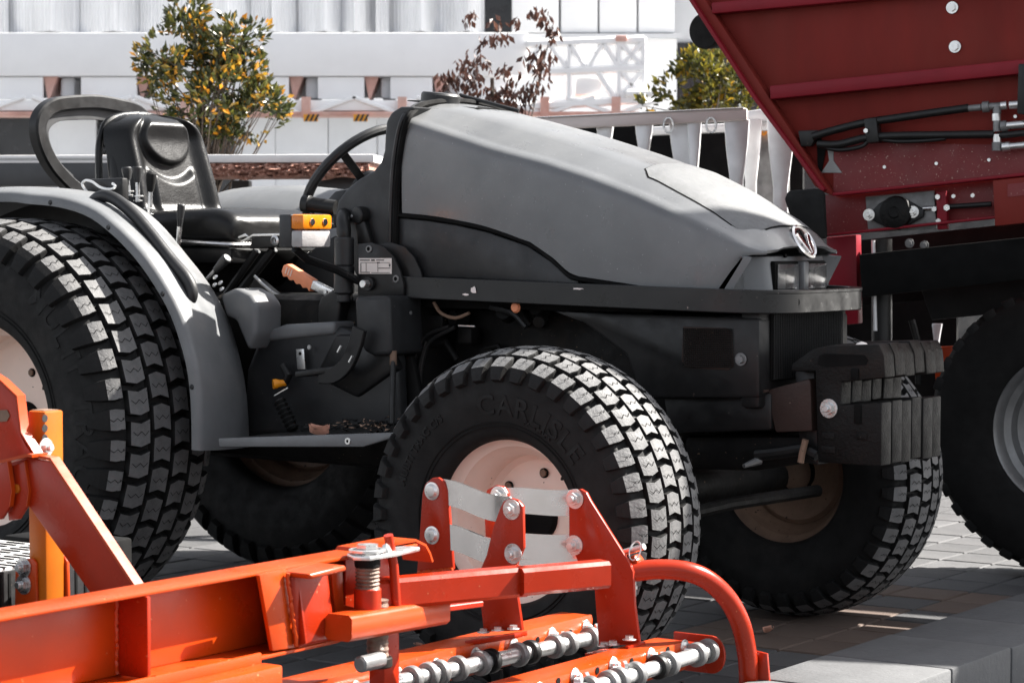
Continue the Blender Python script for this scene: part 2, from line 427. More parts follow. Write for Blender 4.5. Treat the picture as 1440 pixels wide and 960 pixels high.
# fluted translucent sheets, each leaf turned a little, stood on the band
def flute(px0, px1, turn, m='facade_sheet', nfl=10, top=-420):
    x0, x1, z0, z1 = bx(px0, px1, top, 46, .1)
    w = x1 - x0; s = MB(); rows = []
    k = nfl * 4
    for i in range(k + 1):
        t = i / k; xx = x0 + w * t; yy = .1 + turn * (t - .5) - .010 * math.sin(t * nfl * 2 * math.pi)
        rows.append([(xx, yy, z0), (xx, yy, z1)])
    s.loft(rows); s.build('fluted_sheet', MAT[m], bld, solid=.02)
for px0, px1, turn in [(-64, 5, .1), (9, 74, -.42), (75, 104, .30), (104, 162, -.40), (163, 194, .32), (196, 238, -.2), (240, 282, .22), (284, 322, -.35), (323, 352, .3), (353, 380, -.15),
                       (384, 412, .28), (413, 458, -.42), (459, 478, .3), (480, 498, -.3), (499, 528, .35), (529, 546, .1), (547, 594, -.42), (595, 612, .35), (613, 660, -.4), (661, 680, .2)]:
    flute(px0, px1, turn, nfl=max(2, int((px1 - px0) / 5)))
slabwall('dark_opening', MAT['window_dark'], 682, 719, -300, 46, .3, .1)
for a, b in ((720, 787), (789, 842), (843, 897), (898, 951)):
    slabwall('cladding_panel', MAT['facade_white'], a, b - 1, -420, 46, .08, .2, bev=.006)
slabwall('shadow_gap', MAT['facade_grey'], 780, 960, 47.5, 54, .02, .12)
# ground floor: panels, louvre, openings
for a, b in ((52, 82), (83, 136), (330, 388), (389, 462), (463, 531), (532, 600)):
    slabwall('wall_panel', MAT['facade_grey'], a, b - 1.2, 158, 520, .55, .12, bev=.006, zlo=0)
slabwall('dark_opening', MAT['window_dark'], -300, 50, 163, 520, .6, .1, zlo=0)
lv = slabwall('louvre', MAT['deep_black'], 137, 172, 150, 520, .66, .08, zlo=0)
for k in range(14):
    x0, x1, z0, z1 = bx(137, 172, 160 + k * 12, 167 + k * 12, .56)
    s = MB(); s.box(((x0 + x1) / 2, .6, (z0 + z1) / 2), (x1 - x0, .05, .045), M=Matrix.Rotation(R(-35), 3, 'X')); s.build('louvre_slat', MAT['louvre_dark'], lv)
slabwall('service_door', MAT['louvre_dark'], 292, 329, 190, 520, .5, .12, zlo=0)
slabwall('beige_pier', MAT['beige_wall'], 906, 924, 56, 520, .35, .3, zlo=0)
slabwall('dark_opening', MAT['window_dark'], 925, 1040, 60, 520, .5, .1, zlo=0)
slabwall('dark_window', MAT['louvre_dark'], 935, 953, 88, 180, .44, .05)
slabwall('dark_opening', MAT['window_dark'], 1040, 1500, 60, 520, .52, .1, zlo=0)

# ---- long white crane boom parked in front of the building
C_ = Frame((0, 17.0, 0), 0)
boom = thing('crane_boom', C_, 'long white crane boom lying level before the pale building, lattice end at right', 'crane boom')
def cx(px0, px1, py0, py1, y=0.0):
    p = C_.on(px0, py1, b=y); q = C_.on(px1, py0, b=y); return p.x, q.x, p.z, q.z
def cbox(name, m, px0, px1, py0, py1, y=0.0, th=.5, bev=.008):
    x0, x1, z0, z1 = cx(px0, px1, py0, py1, y); w = MB()
    w.box(((x0 + x1) / 2, y + th / 2, (z0 + z1) / 2), (x1 - x0, th, z1 - z0), bev); return w.build(name, m, boom)
cbox('upper_box', MAT['boom_white'], -500, 742, 46, 107, 0, .6)
edges = [-120, 58, 115, 193, 405, 447, 511, 548, 605, 640, 712, 740]
for a, b in ((-500, 60), (114, 192), (212, 406), (447, 512), (549, 608), (645, 712)):
    cbox('side_plate', MAT['boom_white'], a, b, 108.5, 139, .03, .04, .004)
cbox('inner_wall', MAT['facade_grey'], -500, 720, 109, 138, .45, .05)
for a in (62, 193, 407, 513, 609):
    x0, x1, z0, z1 = cx(a, a + 14, 108, 139, .1)
    s = MB(); s.prism([(x0, .08, z1), (x1 + .03, .08, z1), (x1 - .03, .08, z0), (x0 + .03, .08, z0)], (0, .3, 0)); s.build('stay_bracket', MAT['boom_pink'], boom)
    s = MB(); s.box(((x0 + x1) / 2 + .13, .28, (z0 + z1) / 2), (.11, .3, z1 - z0), .03); s.build('web_plate', MAT['facade_grey'], boom)
cbox('lower_flange', MAT['boom_white'], -500, 740, 141, 156, -.05, .55)
cbox('lower_chord', MAT['boom_pink'], -500, 900, 157, 163, -.08, .3)
for a in (-40, 110, 255, 425, 560, 650, 760, 860):
    x0, x1, z0, z1 = cx(a, a + 12, 137, 166, -.04); s = MB(); s.box(((x0 + x1) / 2, -.06, (z0 + z1) / 2), (x1 - x0, .08, z1 - z0)); s.build('chord_post', MAT['boom_pink'], boom)
    for k in (-1, 1):
        s = MB(); s.tube([((x0 + x1) / 2, -.06, z0 + .02), ((x0 + x1) / 2 + k * .36, -.06, z1)], .018, 6); s.build('chord_brace', MAT['boom_white'], boom)
for a in (427, 497):
    x0, x1, z0, z1 = cx(a, a + 20, 161, 171, -.12)
    pl = MB(); pl.box(((x0 + x1) / 2, -.12, (z0 + z1) / 2), (x1 - x0, .02, z1 - z0)); po = pl.build('hazard_plate', MAT['hazard_yellow'], boom)
    for k in range(3):
        xs = x0 + (x1 - x0) * (.08 + .32 * k); d = (x1 - x0) * .16
        s = MB(); s.prism([(xs, -.131, z0), (xs + d, -.131, z0), (xs + d + .025, -.131, z1), (xs + .025, -.131, z1)], (0, -.003, 0)); s.build('hazard_stripe', MAT['hazard_black'], po)
# lattice end
def strut(p, q, y=-.05, r=.022, m='boom_white'):
    a = C_.on(*p, b=y); b = C_.on(*q, b=y); s = MB(); s.tube([a, b], r, 6); s.build('lattice_strut', MAT[m], boom)
for y in (-.05, .45):
    for p, q in [((742, 62), (906, 56)), ((742, 102), (906, 96)), ((742, 150), (906, 140)), ((905, 54), (905, 150)), ((870, 56), (870, 142)), ((800, 60), (800, 148)),
                 ((800, 60), (825, 100)), ((825, 100), (848, 60)), ((848, 60), (870, 98)), ((870, 98), (905, 58)), ((905, 96), (872, 60)), ((800, 100), (770, 62)), ((870, 140), (905, 98)), ((905, 140), (872, 98)), ((840, 100), (868, 146)), ((760, 62), (745, 100))]:
        strut(p, q, y, .032 if p[1] == q[1] or abs(p[0] - q[0]) > 100 else .024)
for p in ((742, 62), (906, 56), (742, 150), (906, 140), (905, 100), (800, 104)):
    a = C_.on(*p, b=-.05); b = C_.on(*p, b=.45); s = MB(); s.tube([a, Vector((a.x, .45, a.z))], .025, 6); s.build('lattice_strut', MAT['boom_white'], boom)
cbox('winch_box', MAT['boom_white'], 808, 848, 108, 134, -.02, .35, .02)
cbox('end_pulley_block', MAT['boom_pink'], 866, 882, 50, 58, -.1, .2)
s = MB(); p = C_.on(890, 131, b=-.1); s.cyl(p + Vector((-.05, 0, 0)), (1, 0, 0), .03, .25, 10); s.build('end_pin', MAT['boom_white'], boom)

# ---- flat trailer deck caked with brown mulch, behind the tractor
D_ = Frame((-1.2, 10.2, 0), R(4))
deck = thing('trailer_deck', D_, 'flat white trailer deck with mulch-caked brown edge behind the seat', 'trailer')
p0 = D_.on(300, 249, b=0.0); p1 = D_.on(528, 245, b=0.0); zt = D_.on(400, 230, b=0).z; zb = D_.on(400, 250, b=0).z
s = MB(); s.box(((p0.x + p1.x) / 2 - 1.2, .5, zt + .02), (p1.x - p0.x + 2.4, 1.1, .035), .004); s.build('deck_plate', MAT['deck_top'], deck)
s = MB(); nx, nz_ = 130, 9; rows = []
for i in range(nx + 1):
    x = p0.x - .1 + (p1.x - p0.x + .08) * i / nx; row = []
    for j in range(nz_ + 1):
        z = zb + (zt - zb) * j / nz_; v = Vector((x * 30, j * 1.3, 3))
        y = -.045 + .035 * noise.noise(v) + .03 * noise.noise(v * 2.3) - .02 * math.sin(math.pi * j / nz_)
        row.append((x, y, z + (.02 * noise.noise(Vector((x * 12, 1, 9))) if j == 0 else 0)))
    rows.append(row + [(x, .3, zt), (x, .3, zb)])
s.loft(rows, closed=True, cap=True); s.build('mulch_edge', MAT['mulch'], deck, smooth=25)
s = MB(); a = D_.on(-150, 240, b=-.05); b = D_.on(172, 228, b=-.05); z1 = D_.on(60, 228, b=-.05).z; z0 = D_.on(60, 262, b=-.05).z
s.box(((a.x + b.x) / 2, .05, (z0 + z1) / 2), (b.x - a.x, .2, z1 - z0), .01); s.build('side_rail', MAT['steel_dark'], deck)
s = MB(); s.box(((a.x + b.x) / 2, .2, z1 + .012), (b.x - a.x, .5, .02), .004); s.build('rail_top', MAT['deck_top'], deck)
for px in (-40, 120, 340, 500):
    q = D_.on(px, 250, b=.5); s = MB(); s.box((q.x, .5, zb / 2), (.08, .08, zb), .005); s.build('leg', MAT['steel_dark'], deck)
q = D_.on(452, 262, b=.1); s = MB(); s.prism([(q.x - .1, .1, q.z - .06), (q.x + .25, .1, q.z - .06), (q.x + .2, .1, q.z + .05), (q.x, .1, q.z + .05)], (0, .15, 0), .01); s.build('corner_bracket', MAT['steel_dark'], deck)

# ---- aluminium folding ramp standing beyond the hood
A_ = Frame((1.1, 9.3, 0), R(8))
rampT = thing('loading_ramp', A_, 'bare aluminium loading ramp with hourglass rungs seen above the hood', 'ramp')
def arail(name, m, p, q, h, y=0., th=.05, bev=.008):
    a = A_.on(*p, b=y); b = A_.on(*q, b=y); hh = h / FPX * 9.3
    s = MB(); s.prism([a, b, b - Vector((0, 0, hh)), a - Vector((0, 0, hh))], (0, th, 0), bev); return s.build(name, MAT[m], rampT)
arail('top_rail', 'alu_dusty', (690, 169), (1051, 152), 17)
arail('rail_cap', 'alu', (690, 167.5), (1046, 150.8), 1.6, -.01, .07, .002)
arail('back_rail', 'alu', (900, 179), (1105, 170), 13, .35)
arail('back_top_rail', 'alu', (1045, 157), (1110, 148), 18, .32)
def rung(px, w, y, top, bot):
    c = A_.on(px, top, b=y); d = A_.on(px, bot, b=y); ww = w / FPX * 9.3 / 2
    zs = [(0, 1.0), (.2, .85), (.45, .52), (.6, .52), (.8, .8), (1, 1.0)]
    L_ = [(c.x - ww * k, y, c.z + (d.z - c.z) * t) for t, k in zs]; Rr = [(c.x + ww * k, y, c.z + (d.z - c.z) * t) for t, k in zs]
    s = MB(); s.prism(L_ + Rr[::-1], (0, .05, 0), .006); s.build('rung', MAT['alu'], rampT)
for px, w, y, bot in ((905, 26, .02, 270), (960, 40, .05, 330), (976, 20, .02, 330), (1036, 36, .02, 360), (1056, 32, .3, 360), (1098, 40, .1, 380), (850, 26, .05, 260), (768, 24, .05, 230)):
    rung(px, w, y, 168, bot)
s = MB(); a = A_.on(1062, 178, b=.42); b = A_.on(1110, 330, b=.42); s.box(((a.x + b.x) / 2, .44, (a.z + b.z) / 2), (b.x - a.x, .04, a.z - b.z), .01); s.build('guard_plate', MAT['grey_iron'], rampT)
s = MB(); a = A_.on(790, 172, b=.8); b = A_.on(1130, 330, b=.8); s.box(((a.x + b.x) / 2, .9, a.z / 2), (b.x - a.x, .1, a.z), .02); s.build('dark_toolbox', MAT['deep_black'], rampT)
for px in (940, 1000):
    a = A_.on(px, 176, b=-.01); s = MB(); s.tube([a + Vector((.02 * math.cos(t), 0, .03 * math.sin(t))) for t in [i * math.pi / 5 for i in range(10)]], .005, 6, closed=True); s.build('lashing_ring', MAT['steel'], rampT)

def text_mesh(txt, size, ex, bend=None, spacing=1.0, shear=0.0, offset=0.0):
    cu = bpy.data.curves.new('txt', 'FONT'); cu.body = txt; cu.size = size; cu.extrude = ex; cu.align_x = 'CENTER'
    cu.space_character = spacing; cu.shear = shear; cu.resolution_u = 3; cu.offset = offset
    o = bpy.data.objects.new('txt', cu); COL.objects.link(o)
    dg = bpy.context.evaluated_depsgraph_get(); me = bpy.data.meshes.new_from_object(o.evaluated_get(dg))
    bpy.data.objects.remove(o, do_unlink=True); bpy.data.curves.remove(cu)
    if bend:
        for v in me.vertices: v.co = bend(v.co)
    return me
me = text_mesh('508', .062, .003, shear=.2, spacing=.95, offset=.002)
a = A_.on(1074, 190, b=.4)
o = bpy.data.objects.new('painted_number', me); COL.objects.link(o); me.materials.append(MAT['yellow_knob']); o.parent = rampT
o.location = a; o.rotation_euler = (R(90), R(-6), 0)

# ---- shrubs
def leafy(name, fr, label, mname, blobs, nleaf, lsize, trunk, seed, sparse=0.0):
    rd = random.Random(seed); t = thing(name, fr, label, 'shrub')
    me = bpy.data.meshes.new('crown'); V = []; Fc = []; tint = []
    tips = []
    for k in range(nleaf):
        bl = rd.choices(blobs, [b[3] ** 2 for b in blobs])[0]
        for _ in range(30):
            d = Vector((rd.uniform(-1, 1), rd.uniform(-1, 1), rd.uniform(-1, 1)))
            if .25 < d.length < 1: break
        c = Vector(bl[:3]) + Vector((d.x * bl[3], d.y * bl[3] * .9, d.z * bl[3] * (bl[4] if len(bl) > 4 else 1)))
        nn = noise.noise(c * 8 + Vector((seed, 0, 0)))
        if nn < -.03 + sparse: continue
        sz = lsize * rd.uniform(.6, 1.25)
        ax = (d.normalized() * .7 + Vector((rd.uniform(-.6, .6), rd.uniform(-.6, .6), rd.uniform(-.25, .9)))).normalized()
        if mname == 'leaf_red': ax = Vector((rd.uniform(-.5, .5), rd.uniform(-.5, .5), -rd.uniform(.3, 1))).normalized()
        sd = ax.cross(Vector((rd.uniform(-1, 1), rd.uniform(-1, 1), rd.uniform(-1, 1)))).normalized(); up = sd.cross(ax)
        i = len(V); w = sz * .24
        V += [c, c + ax * sz * .5 + sd * w - up * w * .3, c + ax * sz + up * w * .2, c + ax * sz * .5 - sd * w - up * w * .3, c + ax * sz * .5 + up * w * .25]
        Fc += [(i, i + 1, i + 4), (i + 1, i + 2, i + 4), (i + 2, i + 3, i + 4), (i + 3, i, i + 4)]
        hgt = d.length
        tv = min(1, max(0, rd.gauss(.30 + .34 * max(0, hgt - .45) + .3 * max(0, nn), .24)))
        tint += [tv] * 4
        if k % 34 == 0: tips.append(c)
    me.from_pydata(V, [], Fc); at = me.attributes.new('tint', 'FLOAT', 'FACE'); at.data.foreach_set('value', tint)
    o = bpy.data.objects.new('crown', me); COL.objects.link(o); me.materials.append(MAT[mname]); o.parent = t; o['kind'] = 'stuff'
    s = MB(); base = Vector(trunk[0]); top = Vector(trunk[1])
    s.tube(spline([base, base.lerp(top, .5) + Vector((.02, .02, 0)), top], 4), [.022, .021, .02, .019, .018, .016, .014, .012, .010], 8); s.build('trunk', MAT['bark'], t)
    s = MB()
    for c in tips:
        q = base.lerp(top, rd.uniform(.45, 1)); s.tube(spline([q, q.lerp(c, .5) + Vector((0, 0, -.02)), c], 3), [.005, .0045, .004, .0035, .003, .002, .0015], 5)
    s.build('branches', MAT['bark'], t)
    return t
S1 = Frame((-1.55, 11.3, 0), 0)
def sb(fr, l, y=0.): return [(*(lambda p: (p.x, p.y + dy, p.z))(fr.on(px, py, b=0)), rad / FPX * fr.o.y, *( [e] if e else [])) for px, py, rad, dy, e in l]
leafy('orange_tipped_bush', S1, 'bushy evergreen shrub with orange leaf tips behind the seat', 'leaf_green',
      sb(S1, [(262, 20, 30, 0, 0), (255, 60, 45, .05, 0), (232, 90, 40, -.05, 0), (285, 85, 50, .1, 0), (330, 60, 40, 0, 0), (352, 48, 26, 0, 0), (300, 125, 50, -.05, 0), (250, 130, 42, .05, 0), (340, 105, 36, 0, 0), (325, 160, 40, 0, 0), (280, 165, 42, 0, 0), (372, 148, 38, 0, 0), (395, 138, 26, 0, 0), (352, 175, 30, 0, 0), (196, 82, 18, 0, 0), (318, 190, 18, 0, 0)]),
      6800, .047, ((0, .05, 0), S1.on(285, 80, b=.05)), 3)
S2 = Frame((-.1, 12.0, 0), 0)
leafy('wilted_shrub', S2, 'thin wilted shrub with brown drooping leaves above the hood', 'leaf_red',
      sb(S2, [(635, 130, 24, 0, 0), (660, 95, 30, 0, 0), (690, 45, 26, 0, 0), (668, 30, 18, 0, 0), (755, 25, 24, 0, .7), (778, 45, 12, 0, 0), (735, 30, 14, 0, 0), (755, 80, 26, 0, 0), (762, 105, 22, 0, 0), (715, 120, 34, 0, 0), (690, 140, 36, 0, 0), (660, 145, 34, 0, 0), (740, 135, 20, 0, 0), (700, 92, 16, 0, 0), (625, 105, 12, 0, 0)]),
      1250, .050, ((0, 0, 0), S2.on(692, 110, b=0)), 8, sparse=.03)
S3 = Frame((.95, 12.6, 0), 0)
leafy('glossy_bush', S3, 'glossy yellow-green bush above the ramp beside the red hopper', 'leaf_fresh',
      sb(S3, [(985, 105, 40, 0, 0), (1020, 95, 40, .1, 0), (955, 135, 34, 0, 0), (1010, 140, 50, 0, 0), (1050, 130, 40, 0, 0), (915, 145, 18, 0, 0), (985, 150, 40, .1, 0)]),
      3600, .052, ((0, .1, 0), S3.on(1000, 140, b=.1)), 21)

# ================================================================== tractor
tr = thing('tractor', T, 'grey compact utility tractor with black seat, orange indicator and chunky turf tyres', 'tractor')
N_ = Vector((0, -1, 0)); FW = Vector((1, 0, 0)); UP = Vector((0, 0, 1))
def P(px, py, **k): return T.on(px, py, **k)
def part(mb, name, m, parent=tr, **k): return mb.build(name, MAT[m], parent, **k)

# ---- hood shell: stations along the length
t_sh = [(p.x, p.z) for p in T.poly([(578, 170), (640, 190), (700, 210), (780, 231), (840, 251), (905, 276), (988, 314)], b=-.25)] + [(.30, 1.138), (.335, 1.118), (.36, 1.107), (.38, 1.103)]
t_cr = [(p.x, p.z) for p in T.poly([(600, 146), (660, 147), (720, 157), (780, 172), (846, 190), (920, 214), (1000, 243), (1050, 270), (1090, 295)], b=.1)] + [(.300, 1.187), (.335, 1.166), (.358, 1.147), (.380, 1.116)]
t_lo = [(p.x, p.z) for p in T.poly([(556, 300), (600, 304), (640, 310), (687, 320), (747, 340), (780, 363), (800, 382), (813, 388), (880, 398), (953, 410), (1000, 413)], b=-.285)]
A0 = -.752
nose_lo = P(1000, 413, b=-.285); nose_c = P(1034, 361, b=-.27)
t_lo += [(nose_c.x, nose_c.z), (.345, nose_c.z + .006), (.42, nose_c.z + .01)]
def hw(a): return lerp_table([(-.76, .280), (-.3, .287), (.05, .285), (.22, .275), (.30, .252), (.35, .222), (.38, .196)], a)
sta = []
x = A0
while x < .378: sta.append(x); x += .016
extra = [nose_lo.x - .001, nose_c.x]
sta = sorted(sta + extra + [.380])
rings = []
for a in sta:
    w = hw(a); zl = lerp_table(t_lo, a); zs = lerp_table(t_sh, a); zc = max(lerp_table(t_cr, a), zs + .008)
    f = max(0, (a - .25) / .13)
    row = []
    k = min(1, (zc - zs) / .06); dz = max(.004, zs - zl)
    half = [(w, zl), (w + .002, zl + dz * .25), (w + .002, zl + dz * .5), (w + .001, zl + dz * .72), (w - .000, zs - min(.036, dz * .2)), (w - .001, zs - min(.022, dz * .13)), (w - .004, zs - min(.011, dz * .08)), (w - .009, zs - min(.004, dz * .03)), (w - .018, zs + .002 * k), (w - .032, zs + .007 * k), (w - .050, zs + .014 * k),
            (w * .62, zs + (zc - zs) * .70), (w * .45, zs + (zc - zs) * .88), (w * .25, zs + (zc - zs) * .98), (0, zc)]
    hz = []
    for b, z in half: hz.append((b, max(z, zl)))
    bow = .012 * f
    full = [(-b, z) for b, z in hz] + [(b, z) for b, z in hz[::-1][1:]]
    rings.append([(a + bow * (1 - (b / w) ** 2), b, z) for b, z in full])
s = MB(); s.loft(rings); hood = part(s, 'hood', 'hood_paint', solid=.008, smooth=60)
# lining so that the open shell does not let light through
s = MB(); s.box((-.33, 0, 1.06), (.78, .48, .24)); part(s, 'hood_lining', 'deep_black')

# hood vent: bulged mesh panel with a thin gap round it
def hood_top(a, b):
    w = hw(a); zs = lerp_table(t_sh, a); zc = max(lerp_table(t_cr, a), zs + .008); t = min(1, abs(b) / w); k = min(1, (zc - zs) / .06)
    tab = [(0, zc), (.25, zs + (zc - zs) * .98), (.45, zs + (zc - zs) * .88), (.62, zs + (zc - zs) * .70), (1 - .050 / w, zs + .014 * k), (1 - .032 / w, zs + .007 * k), (1 - .018 / w, zs + .002 * k), (1 - .009 / w, zs - .004), (1, zs - .03)]
    return lerp_table(tab, t)
def vent(name, m, grow, lift):
    rows = []
    for i in range(25):
        t = i / 24; a = -.012 - grow + (.345 + 2 * grow) * t
        half = .192 + .006 * t + grow - (.03 * (1 - t / .08) if t < .08 else 0) - (.035 * (t - .88) / .12 if t > .88 else 0)
        half = min(half, hw(a) - .03)
        row = []
        for j in range(17):
            v = -1 + j / 8; b = v * half; aa = a + .012 * (1 - v * v) * t
            bulge = lift + (.005 * math.sin(math.pi * min(1, t * 1.05)) * max(0, 1 - abs(v) ** 4) if lift > .003 else 0)
            row.append((aa, b, hood_top(min(a, .36), b) + bulge))
        rows.append(row)
    s = MB(); s.loft(rows); return part(s, name, m, smooth=60)
vent('vent_gap', 'deep_black', .0035, .0056); vent('vent_panel', 'vent_mesh', 0, .0070)
# filler recess and cap
c = P(623, 160, b=-.06); zt = hood_top(c.x, c.y)
rows = []
for a, b0, b1 in ((c.x - .10, -.10, .06), (c.x + .15, -.09, .09)):
    rows.append([(a, b, hood_top(a, b) + .006) for b in (b0, 0, b1)])
s = MB(); s.loft(rows); part(s, 'filler_recess', 'deep_black', solid=.003)
s = MB(); s.lathe([(0, -.03), (.052, -.03), (.054, -.008), (.058, -.004), (.058, .02), (.053, .026), (0, .028)], (c.x - .01, c.y, zt + .004), (.12, 0, 1), 40); part(s, 'filler_cap', 'dark_plastic')
s = MB(); s.tube([(c.x - .02, .05, zt + .03), (c.x + .16, .10, hood_top(c.x + .16, .1) + .012)], .006, 6); part(s, 'cap_strap', 'black_paint')

# black side panel under the hood
pan = [(558, 306), (600, 310), (640, 316), (684, 326), (742, 346), (775, 368), (795, 387), (813, 394), (813, 402), (700, 394), (558, 388)]
s = MB(); s.prism(T.poly(pan, b=-.283), (0, .02, 0), .005); part(s, 'side_panel', 'dark_plastic')
s = MB(); s.tube(spline([v + Vector((0, -.002, 0)) for v in T.poly([(556, 302), (600, 306), (640, 312), (687, 322), (745, 343), (778, 366), (799, 386), (815, 392), (880, 402), (953, 413)], b=-.284)], 4), .007, 6); part(s, 'panel_seal', 'deep_black')
s = MB(); s.prism(T.poly([(700, 394), (813, 402), (960, 415), (1010, 416), (1010, 440), (560, 415), (560, 386)], b=-.275), (0, .55, 0)); part(s, 'under_hood_frame', 'deep_black')

# ---- nose with headlamps under the hood lip
zn0 = .985
nz_pts = []
for zf in (0, .25, .5, .75, .92, 1.0):
    z = zn0 + (nose_c.z - .003 - zn0) * zf
    a_near = nose_lo.x + .018 + (nose_c.x - nose_lo.x) * zf
    fr = .372 - .012 * zf
    w0 = .272 - .014 * zf
    row = [(a_near, -w0, z), (a_near + .02, -w0 + .004, z), (fr - .055, -.200, z), (fr - .014, -.172, z), (fr - .002, -.155, z)]
    for b in (-.10, -.05, 0, .05, .10): row.append((fr + .006 * (1 - (b / .16) ** 2), b, z))
    row += [(p[0], -p[1], p[2]) for p in row[:5][::-1]]
    nz_pts.append(row)
top = [(p[0] - .03, p[1] * .9, p[2] + .003) for p in nz_pts[-1]]
s = MB(); s.loft(nz_pts + [top]); part(s, 'nose_panel', 'nose_paint', solid=.006, smooth=40)
def fa(b): return .362 + .006 * (1 - (b / .16) ** 2)
for k, (b0, b1) in enumerate(((-.140, -.020), (.020, .140))):
    bm_, z0, z1 = (b0 + b1) / 2, 1.002, 1.072
    f = fa(bm_)
    lamp = MB(); lamp.box((f + .001, bm_, (z0 + z1) / 2), (.022, b1 - b0 + .012, z1 - z0 + .012), .006); lo = part(lamp, 'headlamp', 'deep_black')
    q = MB(); rows = []
    for i in range(9):
        row = []
        for j in range(9):
            u, v = i / 8 * 2 - 1, j / 8 * 2 - 1
            row.append((f + .012 - .006 * (1 - u * u) * (1 - v * v), bm_ + u * (b1 - b0) * .40, z0 + .022 + v * .019))
        rows.append(row)
    q.loft(rows); part(q, 'reflector', 'reflector', lo)
    q = MB(); q.box((f + .0155, bm_, (z0 + z1) / 2), (.002, b1 - b0 - .004, z1 - z0 - .004), .0008); part(q, 'lens', 'headlamp_glass', lo)
s = MB(); s.box((fa(0) + .012, 0, 1.037), (.03, .030, .082), .006); part(s, 'lamp_divider', 'nose_paint')
for b in (-.08, .08):
    s = MB(); s.cyl((fa(b) + .003, b, 1.092), (1, 0, .1), .006, .006, 10); part(s, 'screw_hole', 'deep_black')
# emblem: ring with a V mark
ec = Vector((.384, .0, 1.128)); en = Vector((.86, 0, .5)).normalized(); eM = axmat(en, (0, 1, 0))
em = MB(); em.lathe([(0, -.004), (.050, -.004), (.051, .004), (.046, .008), (.042, .004), (0, .003)], ec, en, 40)
emo = part(em, 'emblem', 'chrome')
up_e = (UP - en * UP.dot(en)).normalized(); rt = Vector((0, 1, 0))
def E2(x, y, h): return ec + rt * x + up_e * y + en * h
for sg in (-1, 1):
    q = MB(); q.prism([E2(sg * .002, -.038, .004), E2(sg * .012, -.034, .004), E2(sg * .036, .016, .004), E2(sg * .024, .024, .004), E2(sg * .016, .012, .004), E2(sg * .004, -.012, .004)], en * .006, .0012); part(q, 'emblem_wing', 'chrome', emo)
    q = MB(); q.prism([E2(sg * .002, -.004, .0035), E2(sg * .013, .018, .0035), E2(sg * .019, .030, .0035), E2(sg * .004, .038, .0035)], en * .002, .0005); part(q, 'emblem_field', 'deep_black', emo)

# ---- guard bar wrapping round the nose
za = lambda a: 1.0 - .022 * (a + .73)
path = [(-.735, -.315), (-.3, -.318), (.1, -.318), (.26, -.312), (.36, -.292), (.42, -.25), (.448, -.19), (.455, -.1), (.456, 0), (.455, .1), (.448, .19), (.42, .25), (.36, .292), (.26, .312), (.1, .318), (-.735, .315)]
pts = spline([(a, b, za(a) - .003) for a, b in path], 5)
s = MB(); s.tube(pts, 0, flat=(.016, .056), up=(0, 0, 1)); bar = part(s, 'guard_bar', 'bar_paint')
s = MB(); s.tube([p + Vector((0, 0, .028)) for p in spline([(a * .995 - .002, b * .97, za(a) - .003) for a, b in path], 5)], 0, flat=(.034, .010), up=(0, 0, 1)); part(s, 'guard_bar_lip', 'bar_paint')
p = P(1104, 433, a=.44); s = MB(); s.cyl((.45, -.172, .972), (.95, -.3, 0), .012, .008, 16); part(s, 'tow_hole', 'deep_black')
for (px, py, w, h) in ((666, 408, 10, 14), (655, 414, 12, 4), (813, 406, 18, 3)):
    c = P(px, py, b=-.327); q = MB(); rr = random.Random(px); ww, hh = w / 520 / 2, h / 520 / 2
    q.prism([c + Vector((ww * math.cos(t) * rr.uniform(.5, 1.2), 0, hh * math.sin(t) * rr.uniform(.5, 1.2))) for t in [i * math.pi / 5 for i in range(10)]], (0, -.0008, 0)); part(q, 'paint_chip', 'alu_dusty', bar)

# ---- cowl behind the hood
cw = [(574, 150), (562, 150), (549, 158), (542, 170), (540, 190), (539, 212), (534, 228), (524, 240), (503, 252), (486, 266), (474, 282), (470, 300), (471, 330), (484, 352), (500, 390), (556, 390), (556, 330), (559, 260), (566, 200), (576, 160)]
cwl = T.poly(cw, b=-.27)
cwl = [Vector((p.x + (.02 if i in (0,) else 0), -.27, p.z)) for i, p in enumerate(cwl)]
s = MB(); s.prism(cwl, (0, .54, 0), .028, 4); part(s, 'cowl', 'dark_plastic')
ridge = spline([v for v in T.poly([(556, 388), (557, 300), (560, 240), (566, 195), (573, 168)], b=-.288)] + [Vector((-.735, -.25, 1.50)), Vector((-.742, -.18, 1.525)), Vector((-.745, 0, 1.54)), Vector((-.742, .18, 1.525)), Vector((-.735, .26, 1.49))], 5)
s = MB(); s.tube(ridge, .010, 8); part(s, 'hood_seal', 'deep_black')
s = MB(); s.tube([p + Vector((-.022, .004, 0)) for p in ridge], .008, 8); part(s, 'cowl_ridge', 'dark_plastic')
# rubber latch on the cowl
c = P(511, 303, b=-.275); s = MB(); s.cyl(c + Vector((0, .005, 0)), (-.25, -1, 0), .026, .03, 24); s.prism([v for v in T.poly([(503, 305), (518, 312), (528, 345), (508, 345)], b=-.278)], (0, -.018, 0), .004); part(s, 'hood_latch', 'hose')
s = MB(); c = P(496, 304, b=-.29); s.cyl(c, N_, .004, .006, 8); part(s, 'latch_pin', 'zinc')
# dash pod under steering wheel
s = MB(); s.prism(T.poly([(450, 290), (470, 268), (505, 262), (505, 300), (470, 320)], b=-.1), (0, .2, 0), .012); part(s, 'dash_pod', 'dark_plastic')

